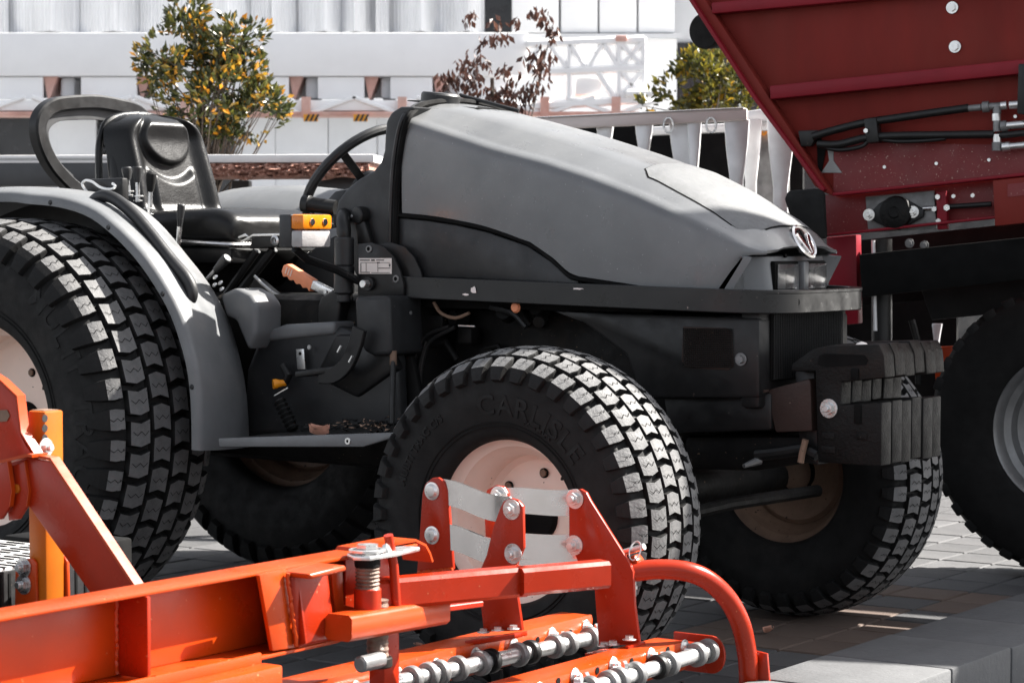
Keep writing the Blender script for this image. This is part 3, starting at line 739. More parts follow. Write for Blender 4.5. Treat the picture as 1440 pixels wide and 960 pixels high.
# ---- steering wheel
sc = Vector((-1.135, 0, 1.325)); tau = R(47); sn = Vector((-math.sin(tau), 0, math.cos(tau))); su = Vector((math.cos(tau), 0, math.sin(tau)))
sw = bpy.data.objects.new('steering_wheel', None); COL.objects.link(sw); sw.parent = tr
RW = .195
s = MB(); s.tube([sc + Vector((0, 1, 0)) * RW * math.cos(t) + su * RW * math.sin(t) for t in [i * 2 * math.pi / 48 for i in range(48)]], .0155, 10, closed=True); part(s, 'wheel_rim', 'dark_plastic', sw)
for t in (R(150), R(30), R(270)):
    e = sc + Vector((0, 1, 0)) * RW * math.cos(t) + su * RW * math.sin(t)
    s = MB(); s.tube([sc - sn * .045, (sc - sn * .04).lerp(e, .35), e], 0, flat=(.026, .012), up=sn); part(s, 'wheel_spoke', 'dark_plastic', sw)
s = MB(); s.lathe([(0, -.09), (.045, -.09), (.05, -.05), (.046, -.02), (.03, -.012), (0, -.01)], sc, sn, 24); part(s, 'wheel_hub', 'dark_plastic', sw)
s = MB(); s.tube([sc - sn * .05, sc - sn * .42], .028, 12); part(s, 'steering_column', 'black_paint')
# column switch
a, b = P(426, 286, b=-.20), P(472, 292, b=-.17)
s = MB(); s.tube([a, a.lerp(b, .2), a.lerp(b, .25), b], [.026, .028, .024, .022], 14); s.tube([a.lerp(b, .3) + Vector((0, 0, -.02)), a.lerp(b, .3) + Vector((.005, 0, -.05))], .005, 6); s.tube([b + Vector((-.02, 0, -.02)), b + Vector((-.015, 0, -.045))], .006, 6); part(s, 'column_switch', 'hose')

# ---- indicator lamp on its bracket
lz0, lz1 = 1.112, 1.205
la = -.895; lb0, lb1 = -.655, -.525
ind = MB(); ind.box((la + .02, (lb0 + lb1) / 2, (lz0 + lz1) / 2), (.045, lb1 - lb0, lz1 - lz0), .006); indo = part(ind, 'indicator_lamp', 'dark_plastic')
zm = (lz0 + lz1) / 2 + .003
s = MB(); s.box((la + .062, (lb0 + lb1) / 2, (zm + lz1) / 2), (.046, lb1 - lb0 - .004, lz1 - zm - .002), .007); part(s, 'amber_lens', 'amber', indo)
s = MB(); s.box((la + .060, (lb0 + lb1) / 2, (zm + lz0) / 2), (.042, lb1 - lb0 - .004, zm - lz0 - .002), .007); part(s, 'clear_lens', 'clear_lens', indo)
for b in (-.56, -.615):
    s = MB(); s.cyl((la + .084, b, (zm + lz1) / 2), FW, .010, .004, 12); part(s, 'lens_boss', 'chrome', indo)
s = MB(); s.tube([(la + .01, -.6, 1.11), (la + .01, -.55, 1.08), (la - .01, -.4, 1.05), (-.86, -.3, 1.0)], .012, 8); part(s, 'lamp_bracket', 'black_paint', indo)

# ---- bracket, data plate, hinge posts
s = MB(); arc = [(503, 415), (503, 343), (522, 341), (540, 347), (553, 361), (562, 380), (567, 400), (567, 415)]
s.prism(T.poly(arc, b=-.335), (0, .01, 0), .002); dp = part(s, 'pivot_plate', 'black_paint')
s = MB(); s.prism([v + Vector((.05, .03, 0)) for v in T.poly(arc, b=-.335)], (0, .008, 0), .002); part(s, 'rear_pivot_plate', 'black_paint')
s = MB(); s.prism(T.poly([(505, 363), (551, 363), (551, 385), (505, 385)], b=-.3365), (0, -.0015, 0)); dl = part(s, 'data_label', 'label_white')
def ink(x0, x1, y0, y1):
    q = MB(); q.prism(T.poly([(x0, y0), (x1, y0), (x1, y1), (x0, y1)], b=-.3385), (0, -.0004, 0)); part(q, 'print_line', 'label_ink', dl)
for r_ in ((506, 520, 365, 366.6), (522, 527, 364.6, 367), (529, 540, 365, 366.4), (507, 508, 370, 382), (514.6, 515.2, 370, 382), (531, 531.6, 370, 382), (532, 549, 376.5, 377.6), (547, 549, 371, 375), (506, 520, 382.4, 383.6), (522, 548, 383, 383.8), (507, 548, 369, 369.6), (530, 534, 368.4, 370)): ink(*r_)
for px, py in ((519, 350), (557, 392)):
    c = P(px, py, b=-.336); s = MB(); s.lathe([(.006, .003), (.010, .003), (.011, 0)], c, N_, 16); part(s, 'eyelet', 'grey_iron', dp)
    s = MB(); s.cyl(c, N_, .007, .001, 12); part(s, 'bolt_hole', 'deep_black', dp)
s = MB(); c = P(520, 399, b=-.336); s.cyl(c, N_, .020, .012, 18); part(s, 'pivot_boss', 'black_paint', dp); s = MB(); s.cyl(c + N_ * .01, N_, .011, .025, 16); part(s, 'pivot_pin', 'zinc', dp)
for (y0, y1, w) in ((335, 374, 27), (375, 413, 28), (413, 425, 20)):
    c = P(484, y1, b=-.33); h = (y1 - y0) / 470; s = MB(); s.cyl(c, UP, w / 470 / 2, h, 20, .004); part(s, 'damper_sleeve', 'dark_plastic')
c = P(484, 338, b=-.33); s = MB(); s.tube(spline([c, c + Vector((0, 0, .03)), c + Vector((-.02, .02, .06)), c + Vector((-.06, .08, .08))], 4), .02, 12); part(s, 'bellows_hose', 'hose')
# side tank box
s = MB(); s.prism(T.poly([(497, 417), (546, 416), (549, 499), (524, 501), (510, 494), (499, 458)], b=-.42), (0, .16, 0), .014, 3); part(s, 'side_tank', 'dark_plastic')
s = MB(); s.lathe([(0, 0), (.005, 0), (.0055, .003), (0, .004)], P(531, 440, b=-.42) + Vector((.07, .06, 0)), FW, 10); part(s, 'tank_screw', 'grey_iron')
a = P(553, 503, b=-.40); b = P(551, 606, b=-.44)
s = MB(); s.tube([a, b], .008, 10); part(s, 'drain_hose', 'hose'); s = MB(); s.tube([a + Vector((0, 0, .02)), a + Vector((0, 0, -.02))], .010, 12); part(s, 'brass_ferrule', 'rim_inner')
# finned filter behind
for k in range(10):
    y = 420 + k * 3.0; a, b = P(478, y, b=-.2), P(497, y, b=-.2); s = MB(); s.box((a + b) / 2, ((b - a).length, .05, .0042), .0008); part(s, 'cooler_fin', 'zinc')

# ---- platform, step and pedals
s = MB(); s.prism(T.poly([(364, 470), (470, 458), (505, 468), (556, 498), (560, 606), (340, 612), (345, 520)], b=-.36), (0, .06, 0), .02, 3); part(s, 'floor_side', 'dark_plastic')
s = MB(); s.prism(T.poly([(364, 468), (400, 456), (470, 452), (470, 470), (372, 480)], b=-.37), (0, .4, 0), .012, 3); part(s, 'platform_top', 'fender_paint')
s = MB(); s.prism([P(470, 470, b=-.375), P(540, 470, b=-.375), P(556, 520, b=-.375), P(500, 560, b=-.375), P(440, 530, b=-.375)], (0, .05, 0), .015); part(s, 'pedal_shroud', 'black_paint')
se = [P(308, 617, b=-.74), P(553, 609, b=-.74)]
q0, q1 = se; st = MB(); st.prism([q0, q1, q1 + Vector((.01, .40, .0)), q0 + Vector((0, .40, 0))], (0, 0, -.008), .002); stp = part(st, 'step_plate', 'black_paint')
s = MB(); s.prism([q0 + Vector((0, -.004, .002)), q1 + Vector((0, -.004, .002)), P(553, 615, b=-.744), P(510, 628, b=-.744), P(308, 628, b=-.744)], (0, .012, 0), .003); part(s, 'step_edge', 'fender_paint', stp)
s = MB(); s.lathe([(.004, .002), (.009, .002), (.010, 0)], P(489, 620, b=-.7445), N_, 14); part(s, 'edge_eyelet', 'zinc', stp); s = MB(); s.cyl(P(489, 620, b=-.7445), N_, .006, .0012, 12); part(s, 'edge_hole', 'deep_black', stp)
# brake pedal
s = MB(); s.tube(spline(T.poly([(506, 462), (500, 485), (488, 512), (470, 527), (450, 528)], b=-.46), 5), 0, flat=(.045, .016), up=(0, 1, 0)); part(s, 'pedal_arm', 'black_paint')
a, b = P(414, 522, b=-.50), P(468, 515, b=-.46); s = MB(); s.prism([a, b, b + Vector((.0, .10, 0)), a + Vector((0, .10, 0))], (0, 0, -.018), .004); part(s, 'brake_pedal', 'hose')
for px, py in ((475, 495), (491, 509)):
    c = P(px, py, b=-.49); s = MB(); s.tube([c, c + Vector((.012, 0, .018))], .004, 6); part(s, 'pedal_clip', 'zinc')
s = MB(); s.prism(T.poly([(416, 491), (427, 490.5), (429, 519), (418, 519)], b=-.385), (0, .004, 0), .0006); wb_ = part(s, 'latch_bracket', 'zinc')
s = MB(); s.cyl(P(422, 497, b=-.3855), N_, .005, .001, 10); part(s, 'bracket_hole', 'deep_black', wb_)
s = MB(); s.bolt(P(436, 488, b=-.38), N_, .007, False); part(s, 'shroud_screw', 'zinc')
# yellow diff-lock knob with bellows
a, b = P(384, 540, b=-.43), P(402, 538, b=-.40); s = MB(); s.tube([a, a.lerp(b, .25), a.lerp(b, .5), b], [.014, .0145, .011, .009], 14); part(s, 'yellow_knob', 'yellow_knob')
s = MB(); s.tube([b, P(406, 528, b=-.40), P(398, 514, b=-.39)], [.010, .012, .011], 10); part(s, 'knob_stem', 'hose')
s = MB(); s.tube([P(386, 556, b=-.45), P(405, 545, b=-.44)], .0025, 6); part(s, 'spring_clip', 'zinc')
a, b = P(392, 562, b=-.46), P(413, 604, b=-.46); pr_ = []
n = 7
for i in range(n * 4 + 1):
    t = i / (n * 4); pr_.append((.014 + .006 * (.5 - .5 * math.cos(t * n * 2 * math.pi)), t * (b - a).length))
s = MB(); s.lathe([(0, 0)] + pr_ + [(0, (b - a).length)], a, b - a, 16); part(s, 'lever_bellows', 'hose')
# orange grip hand brake
a, b = P(401, 379, b=-.30), P(438, 400, b=-.30); d = (b - a).normalized(); up = d.cross(Vector((0, 1, 0)))
if up.z < 0: up = -up
L_ = (b - a).length; prof = []
for i in range(21):
    t = i / 20; prof.append(a + d * L_ * t - up * (.020 + .0035 * math.cos(t * 4 * 2 * math.pi)))
prof2 = [a + d * L_ * t + up * (.018 - .004 * t) for t in (1, .75, .5, .25, 0)]
s = MB(); s.prism(prof + prof2 + [a - d * .012 + up * .008, a - d * .012 - up * .010], (0, .026, 0), .005); gr = part(s, 'brake_grip', 'orange_grip')
for k in range(3):
    c = a + d * (.006 + .010 * k); q = MB(); q.tube([c - up * .010 + N_ * .001, c + up * .010 + N_ * .001], .0022, 6); part(q, 'grip_slot', 'rim_paint', gr)
s = MB(); e = P(466, 414, b=-.29); s.prism([b - up * .013, e - up * .013, e + up * .013, b + up * .013], (0, .02, 0), .002); part(s, 'brake_lever', 'steel')
s = MB(); s.bolt(b.lerp(e, .75) + N_ * .002, N_, .006, False); part(s, 'lever_rivet', 'steel')
s = MB(); s.prism(T.poly([(450, 418), (470, 405), (476, 398), (478, 430), (474, 462), (446, 464), (446, 430)], b=-.32), (0, .07, 0), .012, 3); part(s, 'brake_boot', 'hose')
# curved floor mat edges
for l in ([(358, 388), (372, 402), (388, 414), (408, 422), (430, 428), (447, 432)], [(357, 408), (370, 416), (384, 428), (402, 437), (425, 442), (446, 444)]):
    s = MB(); s.tube(spline(T.poly(l, b=-.22), 4), .005, 6); part(s, 'mat_edge_trim', 'zinc')
s = MB(); s.prism(T.poly([(357, 390), (388, 416), (447, 434), (447, 452), (360, 462), (340, 430)], b=-.21), (0, .04, 0), .006); part(s, 'floor_mat', 'black_paint')
s = MB(); s.prism(T.poly([(362, 400), (410, 368), (470, 330), (480, 440), (450, 440)], b=.05), (0, .25, 0), .01); part(s, 'console_box', 'dark_plastic')
# transmission hump and rear body below the seat
s = MB(); s.box((-1.45, 0, .72), (1.5, .56, .50), .05); part(s, 'transmission_case', 'engine_grime')
s = MB(); s.prism(T.poly([(240, 345), (375, 350), (350, 400), (300, 420), (240, 420)], b=-.12), (0, .3, 0), .02); part(s, 'seat_suspension', 'deep_black')
for l, r_, m in (([(318, 414), (362, 352)], .012, 'black_paint'), ([(335, 414), (385, 350)], .014, 'black_paint'), ([(326, 396), (352, 366)], .003, 'yellow_knob')):
    s = MB(); s.tube(T.poly(l, b=-.16), r_, 8); part(s, 'seat_link', m)
# inner fender tool tray (light grey mound beside the seat)
s = MB(); s.prism(T.poly([(308, 414), (330, 404), (350, 414), (361, 430), (360, 470), (348, 494), (338, 470), (330, 450), (316, 445)], b=-.44), (0, .12, 0), .016, 3); part(s, 'side_console', 'fender_paint')
for px, py in ((304, 391), (311, 399), (303, 402), (313, 408)):
    c = P(px, py, b=-.42); s = MB(); s.lathe([(.003, 0), (.007, .001), (.009, .004), (.006, .008), (0, .008)], c, (-.2, -.5, .6), 14); part(s, 'control_stud', 'zinc')

# ---- rear fenders
LB, LI = -.70, -.40
lip = [P(px, py, b=LB) for px, py in [(42, 287), (83, 291), (125, 304), (158, 328), (187, 357), (208, 384), (229, 417), (244, 447), (256, 482), (266, 522), (271, 573), (272, 632)]]
rear_pts = [Vector((-2.72, 0, .92)), Vector((-2.60, 0, 1.06)), Vector((-2.40, 0, 1.185)), Vector((-2.15, 0, 1.238)), Vector((-1.92, 0, 1.247))]
prof = spline([Vector((p.x, 0, p.z)) for p in rear_pts + lip], 5)
inn = [P(px, py, b=LI) for px, py in [(60, 266), (110, 268), (150, 273), (179, 281), (210, 300), (235, 323), (265, 360), (298, 403), (325, 455), (343, 520), (350, 570), (353, 628)]]
prof_in = spline([Vector((p.x, 0, p.z)) for p in [Vector((-2.66, 0, .95)), Vector((-2.56, 0, 1.09)), Vector((-2.38, 0, 1.22)), Vector((-2.18, 0, 1.285))] + inn], 5)
def arc(pl, t):
    L = [0]
    for a, b in zip(pl, pl[1:]): L.append(L[-1] + (b - a).length)
    q = t * L[-1]
    for i in range(len(pl) - 1):
        if L[i + 1] >= q - 1e-9: return pl[i].lerp(pl[i + 1], (q - L[i]) / (L[i + 1] - L[i] + 1e-9))
    return pl[-1]
cen = Vector((-1.885, 0, .58))
def make_fender(side, nm):
    rows = []
    for k in range(60):
        t = k / 59; p = arc(prof, t); qn = arc(prof_in, t); nr = (p - cen).normalized()
        def mixp(f, up, b): return p.lerp(qn, f) + nr * up + Vector((0, b, 0))
        row = [mixp(0, 0, -.705), mixp(0, .018, -.705), mixp(.01, .026, -.699), mixp(.04, .030, -.685), mixp(.15, .034, -.65), mixp(.4, .030, -.58), mixp(.7, .016, -.49), mixp(.95, .002, -.415), mixp(1, -.010, -.40), mixp(1, -.05, -.395)]
        if side < 0: row = [mixp(0, 0, -.705), mixp(0, .05, -.705), mixp(.02, .062, -.69), mixp(.15, .066, -.65), mixp(.35, .056, -.59), mixp(.55, .030, -.53), mixp(.75, -.010, -.47), mixp(.95, -.055, -.415), mixp(1, -.075, -.40), mixp(1, -.12, -.395)]
        rows.append([Vector((v.x, v.y * side, v.z)) for v in row])
    s = MB(); s.loft(rows); f = part(s, nm, 'fender_paint', solid=.005, smooth=50)
    s = MB()
    inner = [[Vector((r[-1].x, r[-1].y, r[-1].z)) for r in rows], [Vector((r[-1].x * .35 + cen.x * .65, r[-1].y + .004 * side, r[-1].z * .45 + .58 * .55)) for r in rows]]
    s.loft(inner); part(s, 'inner_fender', 'black_paint', f, solid=.006)
    for k in (18, 24, 31, 38, 46, 54):
        if True:
            pk = arc(prof, k / 59); nr = (pk - cen).normalized(); c = pk + nr * .010 + Vector((0, -.708, 0)); s = MB(); s.lathe([(0, .004), (.006, .003), (.008, 0)], (c.x, c.y * side, c.z), (0, -side, 0), 10); part(s, 'fender_screw', 'dark_plastic', f)
    return f
fn = make_fender(1, 'rear_fender'); ff_ = make_fender(-1, 'rear_fender')
# grab handle on the near fender
hp = [(131, 284), (140, 277), (152, 276), (168, 284), (190, 303), (215, 333), (240, 365), (260, 388), (269, 405), (268, 420), (258, 428)]
hl = T.poly(hp, b=-.61)
s = MB(); s.tube(spline(hl, 5), [.0185] * (len(spline(hl, 5))), 12); part(s, 'grab_handle', 'dark_plastic', fn)
# far fender seen beyond the seat gets a padded arm
# ---- seat
def rr_ring(c, ax_u, ax_v, hu, hv, r, n=6):
    out = []
    for qx, qy, a0 in ((1, 1, 0), (-1, 1, 90), (-1, -1, 180), (1, -1, 270)):
        for i in range(n):
            t = R(a0 + 90 * i / (n - 1)); out.append(c + ax_u * (qx * (hu - r) + r * math.cos(t)) + ax_v * (qy * (hv - r) + r * math.sin(t)))
    return out
seat = bpy.data.objects.new('seat', None); COL.objects.link(seat); seat.parent = tr
bk = []
for z, hu, hv, aoff, r in ((1.20, .205, .038, -1.945, .035), (1.25, .210, .038, -1.955, .036), (1.32, .209, .038, -1.97, .036), (1.40, .200, .037, -1.99, .035), (1.46, .186, .035, -2.005, .033), (1.50, .168, .030, -2.014, .028), (1.525, .140, .024, -2.018, .022), (1.538, .105, .014, -2.02, .013), (1.541, .05, .006, -2.02, .005)):
    bk.append(rr_ring(Vector((aoff, 0, z)), Vector((0, 1, 0)), Vector((1, 0, 0)), hu, hv, r))
s = MB(); s.loft(bk, closed=True, cap=True); part(s, 'backrest', 'vinyl', seat, smooth=0, sub=1)
def sst(a, b, x):
    t = max(0., min(1., (x - a) / (b - a))); return t * t * (3 - 2 * t)
rows = []
NV, NU = 64, 64
for i in range(NV + 1):
    v = i / NV; z = 1.195 + .348 * v; row = []
    base = .214 * (1 - .10 * v); wv = base * max(.02, 1 - max(0, (v - .66) / .345) ** 3.2) ** .5
    lean = -1.878 - .078 * v - .03 * v * v
    for j in range(NU + 1):
        u = j / NU * 2 - 1; au = abs(u)
        h = .030 * math.exp(-((au - .80) / .17) ** 2) + .018 * math.exp(-((v - .90) / .10) ** 2) * (1 - au ** 4)
        f = 1 - ((u / .60) ** 2 + ((v - .80) / .30) ** 2)
        h += .026 * sst(0, .30, f) * sst(1.02, .88, v)
        vt = .40 + .11 * (u / .5) ** 2
        h += .022 * sst(0, .07, vt - v) * sst(.02, .10, v) * sst(0, .12, .56 - au)
        h -= .075 * max(0, (au - .86) / .14) ** 2 + .07 * max(0, (v - .93) / .07) ** 2
        h += .055 * max(0, (.16 - v) / .16) ** 2
        row.append((lean + h, u * wv, z))
    rows.append(row)
s = MB(); s.loft(rows); part(s, 'back_cushion', 'vinyl', seat, smooth=0)
cu = []
for a, z0, z1, hb, r in ((-1.93, 1.135, 1.20, .19, .03), (-1.88, 1.118, 1.222, .212, .038), (-1.78, 1.116, 1.226, .218, .042), (-1.66, 1.115, 1.230, .22, .044), (-1.57, 1.113, 1.235, .22, .045), (-1.51, 1.113, 1.228, .214, .045), (-1.475, 1.118, 1.208, .205, .04), (-1.46, 1.13, 1.185, .19, .025)):
    cu.append(rr_ring(Vector((a, 0, (z0 + z1) / 2)), Vector((0, 1, 0)), Vector((0, 0, 1)), hb, (z1 - z0) / 2, r))
s = MB(); s.loft(cu, closed=True, cap=True); part(s, 'seat_cushion', 'vinyl', seat, smooth=0, sub=1)
s = MB(); s.tube(spline([(-1.93, -.222, 1.140), (-1.75, -.228, 1.138), (-1.66, -.230, 1.128), (-1.5, -.226, 1.120), (-1.46, -.19, 1.118), (-1.45, 0, 1.118), (-1.46, .19, 1.118), (-1.5, .226, 1.12)], 5), .008, 8); part(s, 'cushion_lit_lip', 'strap_steel', seat)  # bright steel bead stands in for the cushion's sunlit lower lip
s = MB(); s.box((-1.70, 0, 1.085), (.46, .42, .05), .012); part(s, 'seat_pan', 'black_paint', seat)
s = MB(); s.prism(T.poly([(355, 330), (410, 327), (410, 346), (350, 350)], b=-.2), (0, .05, 0), .004); part(s, 'seat_rail', 'black_paint', seat)
s = MB(); s.lathe([(.008, 0), (.014, .002), (.016, .010), (.010, .014)], P(389, 338, b=-.205), N_, 16); part(s, 'rail_knob', 'zinc', seat)
s = MB(); s.tube(T.poly([(336, 334), (345, 330), (352, 334), (340, 340), (356, 331), (400, 330)], b=-.21), .004, 6); part(s, 'belt_clip', 'zinc', seat)
# back shell edge
s = MB(); s.tube(spline([(-2.03, -.205, 1.25), (-2.04, -.20, 1.38), (-2.045, -.185, 1.46), (-2.045, -.14, 1.52), (-2.04, 0, 1.54), (-2.045, .14, 1.52)], 5), .012, 8); part(s, 'back_shell_rim', 'vinyl', seat)

# ---- control levers
def lever(top, bot, b, r, rk, name='control_lever', knob='dark_plastic', collar=True, kl=.45):
    a, d = P(*top, b=b), P(*bot, b=b); ax = d - a; L = ax.length
    e = bpy.data.objects.new(name, None); COL.objects.link(e); e.parent = tr
    s = MB(); s.lathe([(0, 0), (rk * .8, 0), (rk, rk * .25), (rk * .95, L * kl * .4), (rk * .62, L * kl), (0, L * kl)], a, ax, 14); part(s, 'lever_knob', knob, e)
    s = MB(); s.tube([a + ax * kl, d], r, 8); part(s, 'lever_rod', 'steel', e)
    if collar:
        s = MB(); s.cyl(a + ax * .82, ax, rk * 1.1, .004, 14); s.cyl(a + ax * .95, ax, rk * .85, .003, 14); part(s, 'lever_collar', 'zinc', e)
lever((178, 235), (181, 276), -.34, .007, .0165, knob='dark_plastic'); lever((193, 234), (194, 284), -.34, .007, .0165, knob='dark_plastic'); lever((213, 243), (210, 303), -.34, .007, .0160, knob='rubber_inner')
lever((255, 287), (251, 345), -.27, .008, .0125, collar=False, kl=.55)
lever((320, 362), (292, 392), -.34, .007, .016, collar=False, kl=.6)
# tray with wire loop beside the hoop
s = MB(); s.prism(T.poly([(116, 252), (172, 250), (172, 285), (128, 288)], b=-.40), (0, .03, 0), .006); part(s, 'lever_tray', 'black_paint')
s = MB(); s.tube(spline(T.poly([(124, 272), (116, 260), (120, 254), (130, 256), (142, 264), (156, 266), (162, 262), (158, 258)], b=-.42), 5), .0045, 6); part(s, 'wire_loop', 'zinc')

# ---- folded roll hoop behind the seat
hoop_px = [(112, 272), (92, 255), (72, 232), (58, 205), (53, 180), (58, 162), (74, 149), (100, 145), (132, 144)]
hl = T.poly(hoop_px, a=-2.42); mid = hl[-1].y
full = hl + [Vector((p.x, 2 * mid - p.y, p.z)) for p in hl[::-1][1:]]
full = [Vector((p.x, p.y - .0, p.z)) for p in full]
s = MB(); s.tube(spline(full, 5), 0, flat=(.050, .046), up=(1, 0, 0)); part(s, 'roll_hoop', 'black_paint', smooth=30)
s = MB(); s.tube([p + Vector((.0, 0, -.012)) + (Vector((0, mid, 1.4)) - Vector((0, p.y, p.z))).normalized() * .021 for p in spline(full[1:-1], 5)], 0, flat=(.054, .010), up=(1, 0, 0)); part(s, 'hoop_lit_face', 'steel_dark')  # paler strip puts the lit tone on the hoop's inner face
for k in (0, -1):
    p = full[k]; s = MB(); s.tube([p, Vector((p.x + .02, p.y, .75))], .032, 10); part(s, 'hoop_post', 'black_paint')
s = MB(); s.box((-2.35, 0, .78), (.5, .9, .22), .03); part(s, 'rear_body', 'engine_grime')

# ---- engine bay below the hood
s = MB(); s.box((-.25, 0, .76), (.85, .30, .36), .03); part(s, 'engine_block', 'engine_grime')
s = MB(); s.prism(T.poly([(570, 420), (860, 436), (860, 610), (570, 600)], b=-.10), (0, .2, 0)); part(s, 'engine_backplate', 'deep_black')
for k in range(14):
    rd = random.Random(k * 5 + 2); c = P(rd.uniform(600, 770), rd.uniform(435, 520), b=-.19 + rd.uniform(-.03, .03)); s = MB()
    if k % 3 == 0: s.box(c, (rd.uniform(.03, .09), .05, rd.uniform(.02, .07)), .006)
    elif k % 3 == 1: s.cyl(c, (rd.uniform(-.4, .4), -1, rd.uniform(-.4, .4)), rd.uniform(.015, .035), .05, 16)
    else: s.tube([c, c + Vector((.05, 0, .01)), c + Vector((.09, 0, -.04))], .009, 8)
    part(s, 'engine_fitting', 'engine_grime')
for l, r_, m in (([(600, 480), (590, 520), (592, 560), (600, 590)], .006, 'hose'), ([(632, 459), (600, 472), (585, 500), (580, 540)], .006, 'hose'), ([(640, 460), (605, 480), (594, 510), (590, 545)], .006, 'hose'), ([(645, 458), (668, 459)], .003, 'zinc'), ([(610, 425), (620, 440), (640, 447), (660, 440)], .005, 'rim_inner'), ([(690, 432), (720, 440), (740, 460)], .008, 'hose')):
    s = MB(); s.tube(spline(T.poly(l, b=-.27), 4), r_, 8); part(s, 'engine_hose', m)
s = MB(); c = P(727, 432, b=-.29); s.lathe([(0, 0), (.012, 0), (.016, .006), (.012, .012), (0, .014)], c, N_, 12); part(s, 'copper_plug', 'orange_grip')
s = MB(); s.prism(T.poly([(560, 500), (578, 500), (602, 598), (580, 606)], b=-.30), (0, .02, 0), .004); part(s, 'frame_strut', 'engine_grime')
# front support, radiator box with meshes
s = MB(); s.prism(T.poly([(770, 436), (860, 440), (1068, 446), (1068, 560), (900, 560), (880, 500), (820, 455)], b=-.255), (0, .51, 0), .012); part(s, 'radiator_shroud', 'black_paint')
s = MB(); s.box((.36, 0, .83), (.06, .50, .27), .014); part(s, 'front_grille_frame', 'black_paint')
def mesh_panel(pl, name, m, vec, fr_m='black_paint'):
    s = MB(); s.prism(pl, vec, .003); return part(s, name, m)
mp = mesh_panel(T.poly([(960, 459), (1022, 461), (1029, 468), (1031, 515), (1024, 521), (966, 517), (958, 508)], b=-.2575), 'radiator_screen', 'brown_cast', (0, .006, 0))
s = MB()
for i in range(24):
    x0 = 961 + i * 2.9; s.tube([P(x0, 462, b=-.262), P(x0 + 2, 517, b=-.262)], .0012, 4)
for j in range(19):
    y0 = 462 + j * 2.95; s.tube([P(960, y0, b=-.262), P(1030, y0 + 1, b=-.262)], .0012, 4)
part(s, 'screen_wires', 'engine_grime')
for b0, b1 in ((-.20, .20),):
    s = MB(); s.box((.395, 0, .855), (.012, .40, .18), .012); gs = part(s, 'grille_screen', 'deep_black')
    s = MB()
    for i in range(41): s.tube([(.403, -.195 + i * .00975, .77), (.403, -.195 + i * .00975, .94)], .0014, 4)
    part(s, 'grille_wires', 'black_paint', gs)
s = MB(); s.bolt(P(1042, 505, b=-.258), N_, .011); part(s, 'frame_bolt', 'grey_iron')
s = MB(); s.prism(T.poly([(930, 548), (1085, 552), (1085, 605), (940, 610)], b=-.22), (0, .44, 0), .01); part(s, 'front_bolster', 'black_paint')
s = MB(); s.prism(T.poly([(950, 545), (1075, 548), (1075, 552), (950, 549)], b=-.235), (0, .03, 0)); part(s, 'bolster_flange', 'brown_cast')
# front axle, tie rod, hubs
s = MB(); s.tube([(0, -.55, .43), (0, -.2, .44), (0, .2, .44), (0, .55, .43)], [.05, .065, .065, .05], 16); part(s, 'front_axle', 'engine_grime')
s = MB(); s.tube([(.16, -.52, .40), (.16, 0, .41), (.16, .52, .40)], .018, 10); part(s, 'tie_rod', 'engine_grime')
s = MB(); s.prism(T.poly([(960, 612), (1150, 612), (1140, 650), (1060, 662), (960, 660)], b=-.18), (0, .36, 0), .02); part(s, 'axle_carrier', 'engine_grime')
s = MB(); a, b = P(1046, 655, b=-.25), P(1068, 647, b=-.2); s.tube([a, b], [.006, .012], 10); part(s, 'grease_nipple', 'grey_iron')
s = MB(); s.tube(spline(T.poly([(1064, 640), (1100, 636), (1130, 632), (1150, 640)], b=-.2), 4), .016, 10); part(s, 'steering_hose', 'hose')
s = MB(); s.tube(T.poly([(1133, 618), (1128, 638), (1126, 650)], b=-.22), .009, 8); part(s, 'rusty_rod', 'rim_inner')
s = MB(); s.tube([(-1.885, -.6, .585), (-1.885, -.25, .585), (-1.885, .25, .585), (-1.885, .6, .585)], [.08, .13, .13, .08], 18); part(s, 'rear_axle', 'engine_grime')

# ---- suitcase weights on the front
wo = T.poly([(1113, 512), (1142, 491), (1162, 486), (1236, 484), (1243, 500), (1245, 531), (1183, 537), (1182, 569), (1240, 566), (1239, 655), (1150, 650), (1146, 522), (1113, 522)], b=-.235)
wo = [Vector((p.x, 0, p.z)) for p in wo]
ws = MB(); ws.prism([p + Vector((0, -.235, 0)) for p in wo], (0, .0585, 0), .004)
w0 = part(ws, 'suitcase_weight', 'cast_iron')
def weight_extras(w, first):
    if first:
        s = MB(); s.prism(T.poly([(1152, 500), (1160, 497), (1216, 499), (1221, 506), (1218, 513), (1160, 516), (1150, 512)], b=-.2355), (0, -.0015, 0)); part(s, 'handle_slot', 'deep_black', w)
        s = MB(); s.bolt(P(1166, 574, b=-.236), N_, .016, nut=True); part(s, 'weight_bolt', 'steel', w)
        for px, py, q in ((1165, 613, 20), (1212, 613, 16), (1165, 632, 22)):
            c = P(px, py, b=-.236); s = MB(); s.box(c, (q / 560, .004, .018), .0015); part(s, 'cast_pad', 'cast_iron', w)
        for px, w_ in ((1202, 12), (1206, 11)):
            c = P(px, 526 if px == 1202 else 582, b=-.238); s = MB(); s.box(c, (w_ / 560, .006, .028 if px == 1202 else .05), .002); part(s, 'cast_recess', 'deep_black', w)
weight_extras(w0, True)
for k in range(1, 6):
    o = share(w0, tr, (random.uniform(-.004, .004), k * .0605, random.uniform(-.003, .003)))
s = MB(); s.prism(T.poly([(1080, 548), (1138, 532), (1140, 540), (1142, 606), (1090, 608), (1082, 575)], b=-.215), (0, .08, 0), .006); part(s, 'weight_bracket', 'brown_cast')
